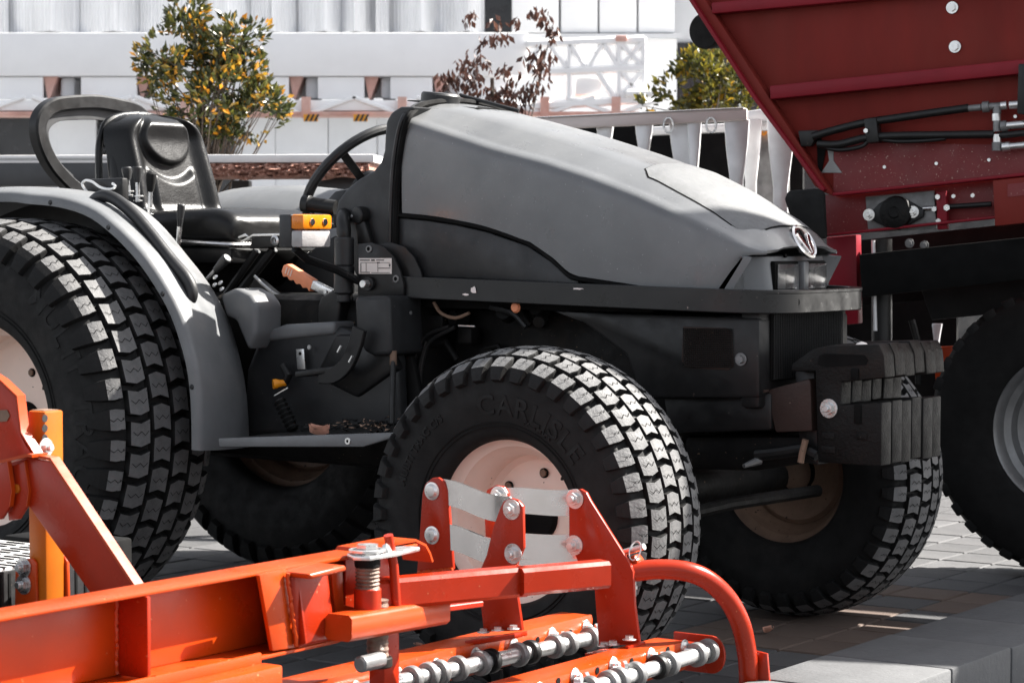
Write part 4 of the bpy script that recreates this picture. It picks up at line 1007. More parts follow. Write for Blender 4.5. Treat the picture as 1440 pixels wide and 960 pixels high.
s = MB(); s.prism([v + Vector((0, .02, 0)) for v in T.poly([(1112, 522), (1140, 522), (1146, 655), (1120, 650)], b=-.2)], (0, .34, 0), .006); part(s, 'weight_carrier', 'black_paint')
s = MB(); p = P(1212, 492, b=-.19); s.lathe([(0, 0), (.018, .003), (.02, .010), (.012, .018), (0, .022)], p, UP, 9); wp = s.build('bird_dropping', MAT['label_white'], tr)

# ---- wheels
def tyre_profile(R_, W, rb):
    """closed-ish outline (lateral v, radius r) from inner bead to outer bead, outer side is v<0"""
    h = W / 2
    half = [(-h * .70, rb), (-h * .88, rb + .012), (-h * .97, rb + (R_ - rb) * .22), (-h * 1.03, rb + (R_ - rb) * .48), (-h * 1.00, rb + (R_ - rb) * .68), (-h * .93, rb + (R_ - rb) * .84), (-h * .80, R_ - .026), (-h * .58, R_ - .011), (-h * .3, R_ - .003), (0, R_)]
    return half + [(-v, r) for v, r in half[::-1][1:]]
class Prof:
    def __init__(s, pr):
        P_ = spline([Vector((v, r, 0)) for v, r in pr], 6); s.p = P_; s.s = [0]
        for a, b in zip(P_, P_[1:]): s.s.append(s.s[-1] + (b - a).length)
        mid = min(range(len(P_)), key=lambda i: abs(P_[i].x) + (0 if P_[i].y > .3 else 9)); s0 = s.s[mid]; s.s = [q - s0 for q in s.s]
    def at(s, q):
        for i in range(len(s.s) - 1):
            if s.s[i + 1] >= q: break
        t = (q - s.s[i]) / (s.s[i + 1] - s.s[i]); a, b = s.p[i], s.p[i + 1]; c = a.lerp(b, t); d = (b - a).normalized(); return c, Vector((-d.y, d.x, 0))
def lug_mesh(pf, R_, poly, h, taper=.12):
    """poly: (u, s) outline; u round the tyre in metres, s along the section from the crown"""
    cu_ = sum(p[0] for p in poly) / len(poly); cs = sum(p[1] for p in poly) / len(poly); b = bmesh.new(); rings = []
    # refine outline along s so that blocks follow the crown
    pl = []
    for (u0, s0), (u1, s1) in zip(poly, poly[1:] + poly[:1]):
        k = max(1, int(abs(s1 - s0) / .012));
        for i in range(k): pl.append((u0 + (u1 - u0) * i / k, s0 + (s1 - s0) * i / k))
    for lev, hh in ((0, -.003), (.75, h * .8), (1, h)):
        ring = []
        tp = taper * (0 if lev == 0 else .6 if lev < 1 else 1)
        for u, q in pl:
            uu, qq = u + (cu_ - u) * tp, q + (cs - q) * tp; c, n = pf.at(qq); c = c + n * hh; ang = uu / R_
            ring.append(b.verts.new((c.y * math.sin(ang), c.x, c.y * math.cos(ang))))
        rings.append(ring)
    k = len(pl)
    for A, B in zip(rings, rings[1:]):
        for j in range(k): b.faces.new((A[j], A[(j + 1) % k], B[(j + 1) % k], B[j]))
    top = b.faces.new(rings[-1])
    bmesh.ops.recalc_face_normals(b, faces=b.faces)
    if top.normal.dot(top.calc_center_median() * Vector((1, 0, 1))) < 0: bmesh.ops.reverse_faces(b, faces=b.faces)
    bmesh.ops.triangulate(b, faces=[top])
    ss = [p[1] for p in poly]; s0, s1 = min(ss), max(ss)
    if s1 - s0 > .09 * R_ + .03: (s0, s1) = (s0, s0 + (s1 - s0) * .5) if abs(s0) < abs(s1) else (s1 - (s1 - s0) * .5, s1)
    us = [p[0] for p in poly]; lu_ = max(us) - min(us); prev = None
    for k in range(5):
        q = s0 + (s1 - s0) * (.14 + .18 * k); uu = cu_ + lu_ * (.07 if k in (1, 3) else -.06); c, n = pf.at(q); c = c + n * (h + .0007)
        pr_q = []
        for du in (-.0011, .0011):
            ang = (uu + du) / R_; pr_q.append(b.verts.new((c.y * math.sin(ang), c.x, c.y * math.cos(ang))))
        if prev: b.faces.new((prev[0], prev[1], pr_q[1], pr_q[0])).material_index = 2
        prev = pr_q
    me = bpy.data.meshes.new('tread_block'); b.to_mesh(me); b.free()
    return me
def wheel(name, pos, R_, W, rb, rim_r, rows, lug_h, nring, flip, text, indiv, rimmat, dish, toe=0.0):
    e = bpy.data.objects.new(name, None); COL.objects.link(e); e.parent = tr; e.location = pos; e.rotation_euler = (0, 0, (math.pi if flip else 0) + toe)
    pf = Prof(tyre_profile(R_ - lug_h, W, rb))
    s = MB(); n = 96; prof = [(p.y, p.x) for p in pf.p]
    s.lathe(prof, (0, 0, 0), (0, 1, 0), n, x=(1, 0, 0)); part(s, 'tyre', 'rubber', e, smooth=60)
    # rim (outer face toward local -Y)
    h = W / 2; y0 = -h * .62
    rim = [(rim_r, y0 + .010), (rim_r + .004, y0), (rim_r - .002, y0 - .006), (rim_r - .012, y0), (rim_r - .020, y0 + .014), (rim_r - .036, y0 + .022), (rim_r - .046, y0 + .05), (rim_r - .060, y0 + .065), (rim_r - .064, y0 + dish), (rim_r - .078, y0 + dish + .012), (rim_r - .10, y0 + dish + .004), (.085, y0 + dish - .004), (.070, y0 + dish), (0, y0 + dish)]
    s = MB(); s.lathe(rim, (0, 0, 0), (0, 1, 0), 72); ro = part(s, 'rim', rimmat, e, smooth=40)
    back = [(rim_r - .064, y0 + dish), (rim_r - .060, -y0 - .065), (rim_r - .046, -y0 - .05), (rim_r - .036, -y0 - .022), (rim_r - .020, -y0 - .014), (rim_r - .012, -y0), (rim_r - .002, -y0 + .006), (rim_r + .004, -y0), (rim_r, -y0 - .010)]
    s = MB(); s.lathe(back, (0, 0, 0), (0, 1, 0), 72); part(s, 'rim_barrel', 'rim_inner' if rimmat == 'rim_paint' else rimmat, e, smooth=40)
    yd = y0 + dish
    for k in range(6):
        t = k * math.pi / 3 + .35; rr_ = .115 if R_ < .5 else .15
        q = MB(); q.cyl((rr_ * math.cos(t), yd - .001, rr_ * math.sin(t)), (0, -1, 0), .013, .004, 14); part(q, 'wheel_hole', 'deep_black', ro)
        q = MB(); q.bolt((rr_ * math.cos(t), yd - .002, rr_ * math.sin(t)), (0, -1, 0), .010, False); part(q, 'wheel_stud', 'rim_inner', ro)
    q = MB(); q.lathe([(0, -.012), (.052, -.012), (.060, -.006), (.062, .03)], (0, yd, 0), (0, 1, 0), 28); part(q, 'hub', 'deep_black', e)
    q = MB(); q.tube([(.075, yd - .004, .1), (.10, yd - .02, .135)], .004, 6); part(q, 'valve_stem', 'hose', e)
    # tread blocks
    bulk = None
    mats = (MAT['tread_rubber'],)
    for poly, phase, k_ in rows:
        me = lug_mesh(pf, R_, poly, lug_h); me.materials.append(MAT['tread_rubber']); me.materials.append(MAT['rubber']); me.materials.append(MAT['deep_black'])
        for p in me.polygons:
            if p.material_index == 2: continue
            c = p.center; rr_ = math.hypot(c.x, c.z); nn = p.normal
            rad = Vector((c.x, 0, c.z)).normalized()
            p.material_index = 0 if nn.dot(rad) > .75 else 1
        for i in range(nring):
            ang = (i + phase) * 2 * math.pi / nring
            if indiv is not None and indiv(ang):
                o = bpy.data.objects.new('tread_block', me); COL.objects.link(o); o.parent = e; o.rotation_euler = (0, ang, 0)
            else:
                if bulk is None: bulk = bmesh.new()
                tmp = bmesh.new(); tmp.from_mesh(me); tmp.transform(Matrix.Rotation(ang, 4, 'Y'))
                mp_ = {v: bulk.verts.new(v.co) for v in tmp.verts}
                for f in tmp.faces:
                    nf = bulk.faces.new([mp_[v] for v in f.verts]); nf.material_index = f.material_index
                tmp.free()
    if bulk is not None:
        me = bpy.data.meshes.new('tread'); bulk.to_mesh(me); bulk.free(); me.materials.append(MAT['tread_rubber']); me.materials.append(MAT['rubber']); me.materials.append(MAT['deep_black'])
        o = bpy.data.objects.new('tread', me); COL.objects.link(o); o.parent = e; o['kind'] = 'stuff'
    # raised lettering
    for txt, size, rad, ang0, sp in text:
        sq = None
        def bend(v, size=size, rad=rad, ang0=ang0):
            r_ = rad + v.y; ang = ang0 + v.x / rad
            # find section position with this radius on the outer side
            best = min((q for q in pf.p if q.x < 0), key=lambda q: abs(q.y - r_))
            return Vector((r_ * math.sin(ang), best.x - .0015 + v.z * -1, r_ * math.cos(ang)))
        me = text_mesh(txt, size, .0014, bend, sp, offset=.0012)
        o = bpy.data.objects.new('sidewall_lettering', me); COL.objects.link(o); o.parent = e; me.materials.append(MAT['letter_rubber'])
    # rings moulded on the sidewall
    for rr_ in (rb + (R_ - rb) * .16, rb + (R_ - rb) * .20):
        best = min((q for q in pf.p if q.x < 0), key=lambda q: abs(q.y - rr_))
        q = MB(); q.tube([(rr_ * math.sin(t), best.x - .001, rr_ * math.cos(t)) for t in [i * 2 * math.pi / 72 for i in range(72)]], .0022, 5, closed=True); part(q, 'sidewall_ring', 'rubber_inner', e)
    return e
def chev(s0, s1, lu, k):
    """block with arrow shaped ends"""
    m = (s0 + s1) / 2; return [(-lu / 2 + k, s0), (-lu / 2 - k * .6, m), (-lu / 2 + k * .4, s1), (lu / 2 + k * .4, s1), (lu / 2 - k * .6, m), (lu / 2 + k, s0)]
def rows_for(W, R_, nring):
    pt = 2 * math.pi * R_ / nring; lu = pt * .83; h = W / 2; g_ = W * .017
    w = W * .160
    rows = []
    for sg in (-1, 1):
        rows.append((chev(sg * g_ * .6, sg * (g_ * .6 + w), lu, lu * .10), 0 if sg < 0 else .5, 0))
        rows.append((chev(sg * (g_ * 1.6 + w), sg * (g_ * 1.6 + 2 * w), lu, lu * -.10), .5 if sg < 0 else 0, 1))
        s0 = g_ * 2.6 + 2 * w; s1 = s0 + W * .235
        rows.append(([(-lu * .42, sg * s0), (-lu * .48, sg * (s0 + W * .06)), (-lu * .44, sg * (s0 + W * .13)), (-lu * .30, sg * s1), (lu * .30, sg * s1), (lu * .44, sg * (s0 + W * .13)), (lu * .48, sg * (s0 + W * .06)), (lu * .42, sg * s0)], 0 if sg < 0 else .5, 2))
    return rows
RF, WF = .436, .315
RR, WR = .612, .435
nF, nR = 40, 42
front_rows = rows_for(WF, RF, nF); rear_rows = rows_for(WR, RR, nR)
# angle 0 is straight up, positive toward the front of the tractor
nearF = lambda a: -1.5 < ((a + math.pi) % (2 * math.pi)) - math.pi < 2.3
nearR = lambda a: -.1 < ((a + math.pi) % (2 * math.pi)) - math.pi < 2.35
wheel('front_wheel', (0, -.715, .432), RF, WF, .205, .223, front_rows, .017, nF, False, [('CARLISLE', .070, .272, .37, 1.10), ('MULTI TRAC C/S', .028, .300, -.95, 1.05), ('MADE IN USA', .013, .262, .45, 1.1)], nearF, 'rim_paint', .115)
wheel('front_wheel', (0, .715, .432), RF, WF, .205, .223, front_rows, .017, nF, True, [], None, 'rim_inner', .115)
wheel('rear_wheel', (-1.885, -.680, .588), RR, WR, .300, .322, rear_rows, .022, nR, False, [('MULTI', .088, .452, .90, 1.1), ('TRAC', .088, .452, 1.62, 1.1), ('C/S', .088, .452, 2.15, 1.1)], nearR, 'rim_paint', .15)
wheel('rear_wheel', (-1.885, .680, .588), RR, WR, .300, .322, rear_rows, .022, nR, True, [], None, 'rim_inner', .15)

# ================================================================== orange implement in the foreground
I = Frame(T.w((.5, -1.5, 0)), TH)
im = thing('orange_implement', I, 'orange steel implement frame with silver links in front of the tractor', 'implement')
def Q(px, py, **k): return I.on(px, py, **k)
def ip(mb, name, m, parent=im, **k): return mb.build(name, MAT[m], parent, **k)
def nplate(pts, b, th, m, name, bev=.002, parent=im):
    s = MB(); s.prism(I.poly(pts, b=b), (0, th, 0), bev); return ip(s, name, m, parent)
def fplate(pts, a, th, m, name, bev=.002, parent=im):
    s = MB(); s.prism(I.poly(pts, a=a), (-th, 0, 0), bev); return ip(s, name, m, parent)

# main beam: channel open toward the tractor's front
z_t = .528; z_b = .372; aw = -.07
bl, br = -2.1, -.36
def bbox(name, a0, a1, b0, b1, z0, z1, m='orange_paint', bev=.003, parent=im):
    s = MB(); s.box(((a0 + a1) / 2, (b0 + b1) / 2, (z0 + z1) / 2), (a1 - a0, b1 - b0, z1 - z0), bev); return ip(s, name, m, parent)
beam = bbox('beam_web', aw - .008, aw, bl, br, z_b + .002, z_t - .008)
bbox('beam_top_flange', aw - .006, 0, bl, br, z_t - .008, z_t)
bbox('beam_bottom_flange', aw - .006, .012, bl, -.62, z_b - .006, z_b + .002)
# rail bolted along the bottom with a lit lip
rl = Q(383, 884, a=.035); bbox('lower_rail', .014, .060, bl, rl.y, z_b - .052, z_b - .010, bev=.004)
bbox('lower_rail_lip', .010, .018, bl, rl.y - .01, z_b - .012, z_b + .010, bev=.002)
bbox('rubber_skirt', .0, .05, bl, rl.y + .05, z_b - .075, z_b - .056, 'grey_iron')
for px in (62, 150, 217, 272):
    p = Q(px, 930, a=.016); b_ = p.y
    s = MB(); s.bolt((.010, b_, z_b + .004), UP, .008, False); ip(s, 'rail_bolt', 'orange_paint')
# stiffener across the channel
sp = Q(207, 848, a=0.0); bbox('stiffener', aw, .004, sp.y - .004, sp.y + .004, z_b + .003, z_t - .009, 'orange_paint_shaded', .0015)
# end of the channel: closing strip in the lit orange, sleeve in the shaded tone
e0, e1 = Q(366, 812, a=.012), Q(404, 800, a=.012)
fplate([(365, 808), (403, 799), (416, 910), (384, 915)], .014, .010, 'orange_paint', 'end_strip')
nplate([(403, 812), (417, 800), (430, 905), (416, 908)], Q(410, 850, a=.0).y, .006, 'orange_paint_shaded', 'sleeve_side')
sl = I.poly([(410, 806), (462, 792), (475, 900), (418, 912)], a=.018)
s = MB(); s.prism(sl, (-.08, 0, 0), .010, 3); ip(s, 'sleeve', 'orange_paint_shaded')
s = MB(); s.prism([p + Vector((.045, 0, 0)) for p in I.poly([(408, 804), (461, 791), (463, 800), (412, 812)], a=.022)], (-.13, 0, 0), .006, 3); ip(s, 'sleeve_top', 'orange_paint')  # cap pushed forward so that its overhang shades the sleeve face
# shell beyond the sleeve: curved guard with inside in the sunlit orange
fplate([(466, 796), (476, 792), (482, 800), (484, 850), (508, 856), (508, 866), (476, 870), (470, 840)], -.02, .006, 'orange_paint', 'guard_inner')
fplate([(486, 782), (552, 766), (556, 800), (556, 862), (486, 870)], -.05, .006, 'orange_paint_shaded', 'guard_back')
g0 = [Q(488, 776, a=-.05), Q(492, 770, a=-.045), Q(560, 757, a=-.045), Q(574, 764, a=-.045), Q(580, 775, a=-.045), Q(584, 787, a=-.045)]
s = MB(); s.loft([[p + Vector((.045, 0, 0)) for p in g0], g0, [p + Vector((-.03, 0, 0)) for p in g0]]); ip(s, 'guard_hood', 'orange_paint', solid=.005)
# jack post with collar, threaded body and plate
a = .035
jb = Q(517, 868, a=a); jt = Q(517, 778, a=a); jr = .0265
s = MB(); s.cyl(Vector((a, jb.y, Q(517, 868, a=a).z)), UP, jr, Q(517, 826, a=a).z - jb.z, 24, .002); jk = ip(s, 'jack_sleeve', 'orange_paint_shaded')
zz0, zz1 = Q(517, 826, a=a).z, Q(517, 788, a=a).z
s = MB(); pr2 = [(0, 0)]; nth = 7
for i in range(nth * 4 + 1): pr2.append((jr * (.86 + .05 * math.cos(i * math.pi / 2)), (zz1 - zz0) * i / (nth * 4)))
s.lathe(pr2 + [(0, zz1 - zz0)], (a, jb.y, zz0), UP, 24); ip(s, 'jack_thread', 'rusty_thread')
s = MB(); s.cyl((a, jb.y, zz1 - .012), UP, jr * .95, .018, 24); ip(s, 'jack_collar', 'deep_black')
pl = I.poly([(497, 783), (548, 788), (570, 779), (572, 786), (549, 796), (500, 793)], a=a)
zc = Q(517, 784, a=a).z
s = MB(); s.prism([(a - .035, jb.y - .02, zc), (a - .03, jb.y + .03, zc), (a - .01, jb.y + .13, zc), (a + .025, jb.y + .135, zc), (a + .035, jb.y + .05, zc), (a + .03, jb.y - .03, zc), (a, jb.y - .045, zc)], (0, 0, .009), .002); ip(s, 'jack_plate', 'zinc')
s = MB(); s.lathe([(.026, 0), (.036, .001), (.036, .005), (.026, .006)], (a, jb.y, zc + .012), UP, 28); ip(s, 'snap_ring', 'zinc')
s = MB(); s.bolt((a, jb.y, zc + .01), UP, .022, False); s.bolt((a + .02, jb.y + .03, zc + .012), (.5, .2, .3), .012, False); ip(s, 'jack_nut', 'zinc')
s = MB(); t0, t1 = Q(546, 752, a=a + .01), Q(558, 858, a=a + .01); s.tube([t0, t0.lerp(t1, .4) + Vector((0, .006, 0)), t1], .0095, 12); ip(s, 'jack_handle', 'orange_paint_shaded')
# jack leg below
lb_ = Q(531, 912, a=a); s = MB(); s.lathe([(0, 0)] + [(.020 + .002 * (i % 2), i * .006) for i in range(22)] + [(0, .13)], (a, lb_.y, lb_.z - .03), UP, 20); ip(s, 'jack_leg', 'rusty_thread')
s = MB(); s.cyl((a, lb_.y, lb_.z - .035), UP, .029, .02, 20); ip(s, 'jack_foot', 'engine_grime')
rc = Q(505, 934, a=.05); s = MB(); s.cyl(rc + Vector((0, 0, 0)), (0, 1, 0), .016, .07, 20, .004); ip(s, 'foot_roller', 'grey_iron')
# striped lower tube
t0, t1 = Q(476, 882, a=.05), Q(615, 858, a=.03)
s = MB(); s.tube([t0, t1], 0, flat=(.062, .050), up=UP); ip(s, 'lower_tube', 'orange_paint', smooth=50)
# cross tube carrying the link plates
c0, c1 = Q(515, 836, c=.445), Q(735, 816, c=.445)
s = MB(); s.tube([c0, c1], 0, flat=(.05, .060), up=UP); ip(s, 'cross_tube', 'orange_paint_shaded')
c2, c3 = Q(728, 817, c=.447), Q(850, 806, c=.447)
s = MB(); s.tube([c2, c3], 0, flat=(.05, .056), up=UP); ip(s, 'cross_tube', 'orange_paint_shaded')
s = MB(); s.tube([Q(520, 868, a=-.03), Q(672, 848, a=.0)], 0, flat=(.03, .012), up=UP); ip(s, 'under_strip', 'orange_paint_shaded')
# upright link plates (faces toward the camera stay in shade, their edges catch the sun)
B1, B2, B2b, B3 = .14, .08, .12, .28
nplate([(586, 806), (594, 692), (598, 680), (607, 672), (616, 671), (624, 677), (629, 690), (637, 800), (630, 806)], B1, .010, 'orange_paint_shaded', 'link_plate')
mid = [(672, 815), (674, 803), (684, 780), (693, 742), (703, 714), (708, 704), (718, 700), (728, 703), (735, 712), (736, 770), (728, 788), (724, 800), (726, 830), (734, 886), (680, 888)]
nplate(mid, B2, .010, 'orange_paint_shaded', 'link_plate')
nplate([(683, 770), (680, 700), (685, 688), (697, 682), (708, 684), (714, 694), (714, 770)], B2b + .03, .010, 'orange_paint_shaded', 'link_plate')
nplate([(800, 760), (800, 700), (806, 690), (816, 687), (824, 692), (830, 704), (884, 790), (890, 804), (892, 850), (899, 905), (842, 908), (836, 830), (826, 810), (815, 795)], B3, .010, 'orange_paint_shaded', 'link_plate')
s = MB(); s.loft([[Q(899, 903, b=B3) + Vector((0, k, 0)), Q(897, 912, b=B3) + Vector((0, k, -.004)), Q(840, 916, b=B3) + Vector((0, k, 0))] for k in (-.05, .02)]); ip(s, 'plate_foot', 'orange_paint_shaded', solid=.008)
# silver straps
def strap(p, q, b0, b1, h=37):
    hh = h / 640 / 2; A = Q(*p, b=b0 - .004); Bq = Q(*q, b=b1 - .004); rows = []
    for i in range(17):
        t = i / 16; c = A.lerp(Bq, t); e = 3 * t * t - 2 * t ** 3
        c.y = b0 - .006 + (b1 - b0) * e; c.z += .004 * math.sin(t * math.pi * 2)
        rows.append([c + Vector((0, 0, -hh)), c, c + Vector((0, 0, hh))])
    e0 = [Vector(v) + (A - Bq).normalized() * .02 for v in rows[0]]; e0[0].z += .012; e0[2].z -= .012
    e1 = [Vector(v) + (Bq - A).normalized() * .02 for v in rows[-1]]; e1[0].z += .012; e1[2].z -= .012
    s = MB(); s.loft([e0] + rows + [e1]); return ip(s, 'link_strap', 'strap_steel', solid=.005, smooth=25)
strap((610, 690), (718, 716), B1 + .016, B2 + .016); strap((610, 752), (720, 778), B1 + .016, B2 + .016)
strap((700, 705), (812, 705), B2b + .05, B3 + .018); strap((700, 770), (812, 767), B2b + .05, B3 + .018)
strap((706, 803), (818, 795), B2b + .06, B3 + .03, 26)
for (px, py), b in (((608, 690), B1), ((608, 752), B1)):
    s = MB(); c = Q(px, py, b=b); s.lathe([(0, .010), (.012, .009), (.0165, .003), (.0205, .0025), (.0205, 0)], c, N_, 28); ip(s, 'dome_bolt', 'zinc')
for (px, py), b in (((720, 716), B2), ((722, 778), B2), ((809, 701), B3), ((808, 766), B3)):
    s = MB(); s.bolt(Q(px, py, b=b), N_, .0145, nut=True); ip(s, 'link_bolt', 'zinc')
s = MB(); s.bolt(Q(702, 697, b=B2b + .03), N_, .0145, nut=True); ip(s, 'link_bolt', 'zinc')
# bolted foot of the middle plate
s = MB(); s.prism([Q(672, 896, b=B2), Q(742, 886, b=B2), Q(742, 893, b=B2), Q(672, 904, b=B2)], (0, -.05, 0), .002); ip(s, 'plate_foot', 'orange_paint_shaded')
for px, py in ((680, 889), (700, 886), (722, 884)):
    s = MB(); s.bolt(Q(px, py, b=B2 - .02), UP, .009); ip(s, 'foot_bolt', 'zinc')
for px, py in ((862, 906), (885, 899), (850, 908)):
    s = MB(); s.bolt(Q(px, py, b=B3 - .03), UP, .010); ip(s, 'foot_bolt', 'zinc')
# hitch pin and lynch ring
a_, b_ = Q(868, 779, b=B3 + .03), Q(906, 768, b=B3 + .03); s = MB(); s.tube([a_, b_], .0075, 12); ip(s, 'hitch_pin', 'zinc')
c = Q(893, 774, b=B3 + .02); s = MB(); s.tube([c + Vector((.014 * math.cos(t), .01 * math.sin(t), .02 * math.sin(t))) for t in [i * 2 * math.pi / 20 for i in range(20)]], .0018, 6, closed=True); ip(s, 'lynch_ring', 'zinc')
nplate([(874, 790), (890, 780), (896, 788), (896, 796), (880, 798)], B3 + .02, .03, 'orange_paint', 'pin_lug')
s = MB(); s.tube([Q(893, 817, b=B3 + .02), Q(893, 838, b=B3 + .02)], .003, 6); s.cyl(Q(893, 828, b=B3 + .02), UP, .006, .008, 8); ip(s, 'chain_link', 'zinc')
# hoop guard ending behind the kerb
hp = [Q(886, 804, b=.30), Q(925, 800, b=.34), Q(965, 803, b=.38), Q(995, 815, b=.42), Q(1022, 840, b=.46), Q(1041, 875, b=.50), Q(1050, 915, b=.53), Q(1053, 950, b=.55)]
hs_ = spline(hp, 6); e = hs_[-1].copy(); e.z = .02
s = MB(); s.tube(hs_ + [e], .0225, 18); ip(s, 'hoop_guard', 'orange_paint_shaded', smooth=80)
f = Q(1062, 935, b=.56); s = MB(); s.prism([f + Vector((-.03, 0, -.12)), f + Vector((.045, 0, -.12)), f + Vector((.03, 0, .03)), f + Vector((-.01, 0, .035)), f + Vector((-.03, 0, .01))], (0, .008, 0), .002); ip(s, 'hoop_foot', 'orange_paint_shaded')
# weld beads along the joints
def weld(p, q, r=.0045):
    n_ = max(4, int((q - p).length / .006)); rw = random.Random(n_); s = MB()
    s.tube([p.lerp(q, i / n_) + Vector((rw.uniform(-1, 1), rw.uniform(-1, 1), rw.uniform(-1, 1))) * .0012 for i in range(n_ + 1)], [r * (1 + .25 * math.sin(i * 2.6)) for i in range(n_ + 1)], 6); ip(s, 'weld_bead', 'orange_paint')
weld(Vector((aw + .001, sp.y - .006, z_b + .004)), Vector((aw + .001, sp.y - .006, z_t - .01)))
weld(Vector((aw + .001, sp.y + .006, z_b + .004)), Vector((aw + .001, sp.y + .006, z_t - .01)))
weld(Q(588, 805, b=B1 - .001), Q(636, 800, b=B1 - .001)); weld(Q(128, 838, b=-.933), Q(190, 826, b=-.933), .005)
weld(Q(404, 806, a=.020), Q(417, 909, a=.020), .004); weld(Q(738, 800, b=B2 + .03), Q(738, 830, b=B2 + .03), .004)
weld(Q(838, 800, b=B3 - .002), Q(842, 828, b=B3 - .002), .004)
# two drilled rails with spiked shafts
def drilled(a, p0, p1, hpx, hole_px, bolt_px, red=None, top_off=.0):
    A, Bq = Q(*p0, a=a), Q(*p1, a=a); hh = hpx / 630; zt = (A.z + Bq.z) / 2
    s = MB(); s.prism([Vector((a, A.y, zt)), Vector((a, Bq.y, zt)), Vector((a, Bq.y + .006, zt - .012)), Vector((a, Bq.y - .004, zt - hh)), Vector((a, A.y, zt - hh))], (-.006, 0, 0), .0015); r_ = ip(s, 'drilled_rail', 'orange_paint')
    s = MB(); s.box((a - .045, (A.y + Bq.y) / 2, zt - .004), (.08, Bq.y - A.y, .006), .0015); ip(s, 'rail_flange', 'orange_paint')
    for px, py in hole_px:
        c = Q(px, py, a=a + .0005); s = MB(); s.cyl(c, FW, .0075, .001, 14); ip(s, 'drilled_hole', 'deep_black', r_)
    for px, py in bolt_px:
        c = Q(px, py, a=a); s = MB(); s.bolt(c, FW, .011, nut=True); s.bolt(c + Vector((.012, .022, -.004)), (.6, .8, .1), .010, False); s.cyl(c + Vector((.008, -.012, -.012)), (1, .3, 0), .012, .018, 14); ip(s, 'tine_clamp', 'zinc')
    return zt
drilled(-.145, (380, 968), (832, 868), 44, [(534, 954), (591, 941), (646, 926), (756, 899), (802, 889)], [(500, 968), (558, 948), (613, 936), (668, 920), (722, 907), (776, 892), (824, 881)])
drilled(.185, (690, 985), (966, 894), 40, [(785, 957), (840, 942), (888, 929), (939, 913)], [(758, 970), (808, 950), (862, 934), (915, 921), (962, 909)])
# red cross-shadowed backing angle under the middle plate
def shaft(a, p0, p1, ring_px, r=.0165):
    A, Bq = Q(*p0, a=a), Q(*p1, a=a); s = MB(); s.tube([A, Bq], r, 18); sh = ip(s, 'roller_shaft', 'zinc')
    ax = (Bq - A).normalized()
    for px, py, k in ring_px:
        c = Q(px, py, a=a); t = (c - A).dot(ax); c = A + ax * t
        s = MB(); s.lathe([(r + .0005, 0), (r + .0095, .001), (r + .011, .004), (r + .011, .016), (r + .0095, .019), (r + .0005, .02)], c, ax, 22); ip(s, 'spacer_ring', 'hose' if k else 'grey_iron', sh)
shaft(-.11, (420, 990), (846, 893), [(575, 956, 0), (598, 950, 0), (614, 946, 0), (640, 940, 0), (672, 934, 0), (686, 930, 1), (725, 922, 0), (742, 918, 1), (776, 911, 0), (795, 906, 0), (826, 898, 0)])
shaft(.215, (700, 1010), (1000, 913), [(826, 968, 0), (852, 958, 0), (866, 954, 0), (890, 946, 0), (922, 938, 1), (937, 934, 0), (976, 922, 0), (992, 916, 0)])
ep = [Q(990, 923, a=.20)]
s = MB(); cen_ = Q(994, 922, a=.20); pts = []
for i in range(13):
    t = R(-90 + 180 * i / 12); pts.append(cen_ + Vector((.034 * math.cos(t) * 1.0, .02, .043 * math.sin(t))))
pts += [cen_ + Vector((-.10, .02, .043)), cen_ + Vector((-.10, .02, -.043))]
s.prism(pts, (0, .008, 0), .002); ip(s, 'end_plate', 'orange_paint_shaded')
s = MB(); s.box((.13, -.02, cen_.z + .03), (.10, .9, .006), .001); ip(s, 'deck_strip', 'orange_paint_shaded')
for b in (-.02, .16, .34):
    s = MB(); s.tube([Vector((.2, b, cen_.z - .04)), Vector((.205, b + .01, .05))], .004, 6); ip(s, 'spring_tine', 'hose')
for b in (-.3, -.1, .1, .3):
    s = MB(); s.tube([Vector((-.12, b, .19)), Vector((-.115, b, .03))], .004, 6); ip(s, 'spring_tine', 'hose')
# connection from beam down to the rails
s = MB(); s.box((-.04, -.42, .30), (.04, .05, .20), .004); ip(s, 'drop_bracket', 'orange_paint_shaded')
# left: headstock arm, clevis and yellow stand
armp = [(70, 638), (189, 822), (178, 828), (128, 836), (33, 668), (33, 655)]
nplate([(30, 648), (44, 643), (72, 650), (190, 824), (130, 838), (36, 705)], -.93, .012, 'orange_paint_shaded', 'headstock_arm')
s = MB(); e_ = I.poly([(42, 640), (70, 645), (190, 826)], b=-.932); s.loft([e_, [p + Vector((0, .024, 0)) for p in e_]]); ip(s, 'arm_lit_edge', 'orange_paint', solid=.006)  # strip in the lit orange colours the arm's sunlit edge
nplate([(-60, 500), (0, 537), (22, 558), (28, 610), (36, 626), (60, 660), (30, 660), (-60, 655)], -.90, .012, 'orange_paint_shaded', 'headstock_plate')
s = MB(); e_ = I.poly([(-60, 497), (0, 535), (23, 557), (29, 608), (62, 660)], b=-.902); s.loft([e_, [p + Vector((0, .022, 0)) for p in e_]]); ip(s, 'plate_lit_edge', 'orange_paint', solid=.004)  # sunlit rim of the plate coloured as an orange strip
nplate([(-10, 577), (10, 576), (14, 584), (10, 592), (-10, 594)], -.9015, -.001, 'rim_inner', 'slot_hole', 0)
s = MB(); e_ = I.poly([(-20, 654), (38, 640), (45, 641)], b=-.95); s.loft([e_, [p + Vector((0, .04, 0)) for p in e_]]); ip(s, 'clevis_top', 'orange_paint', solid=.006)
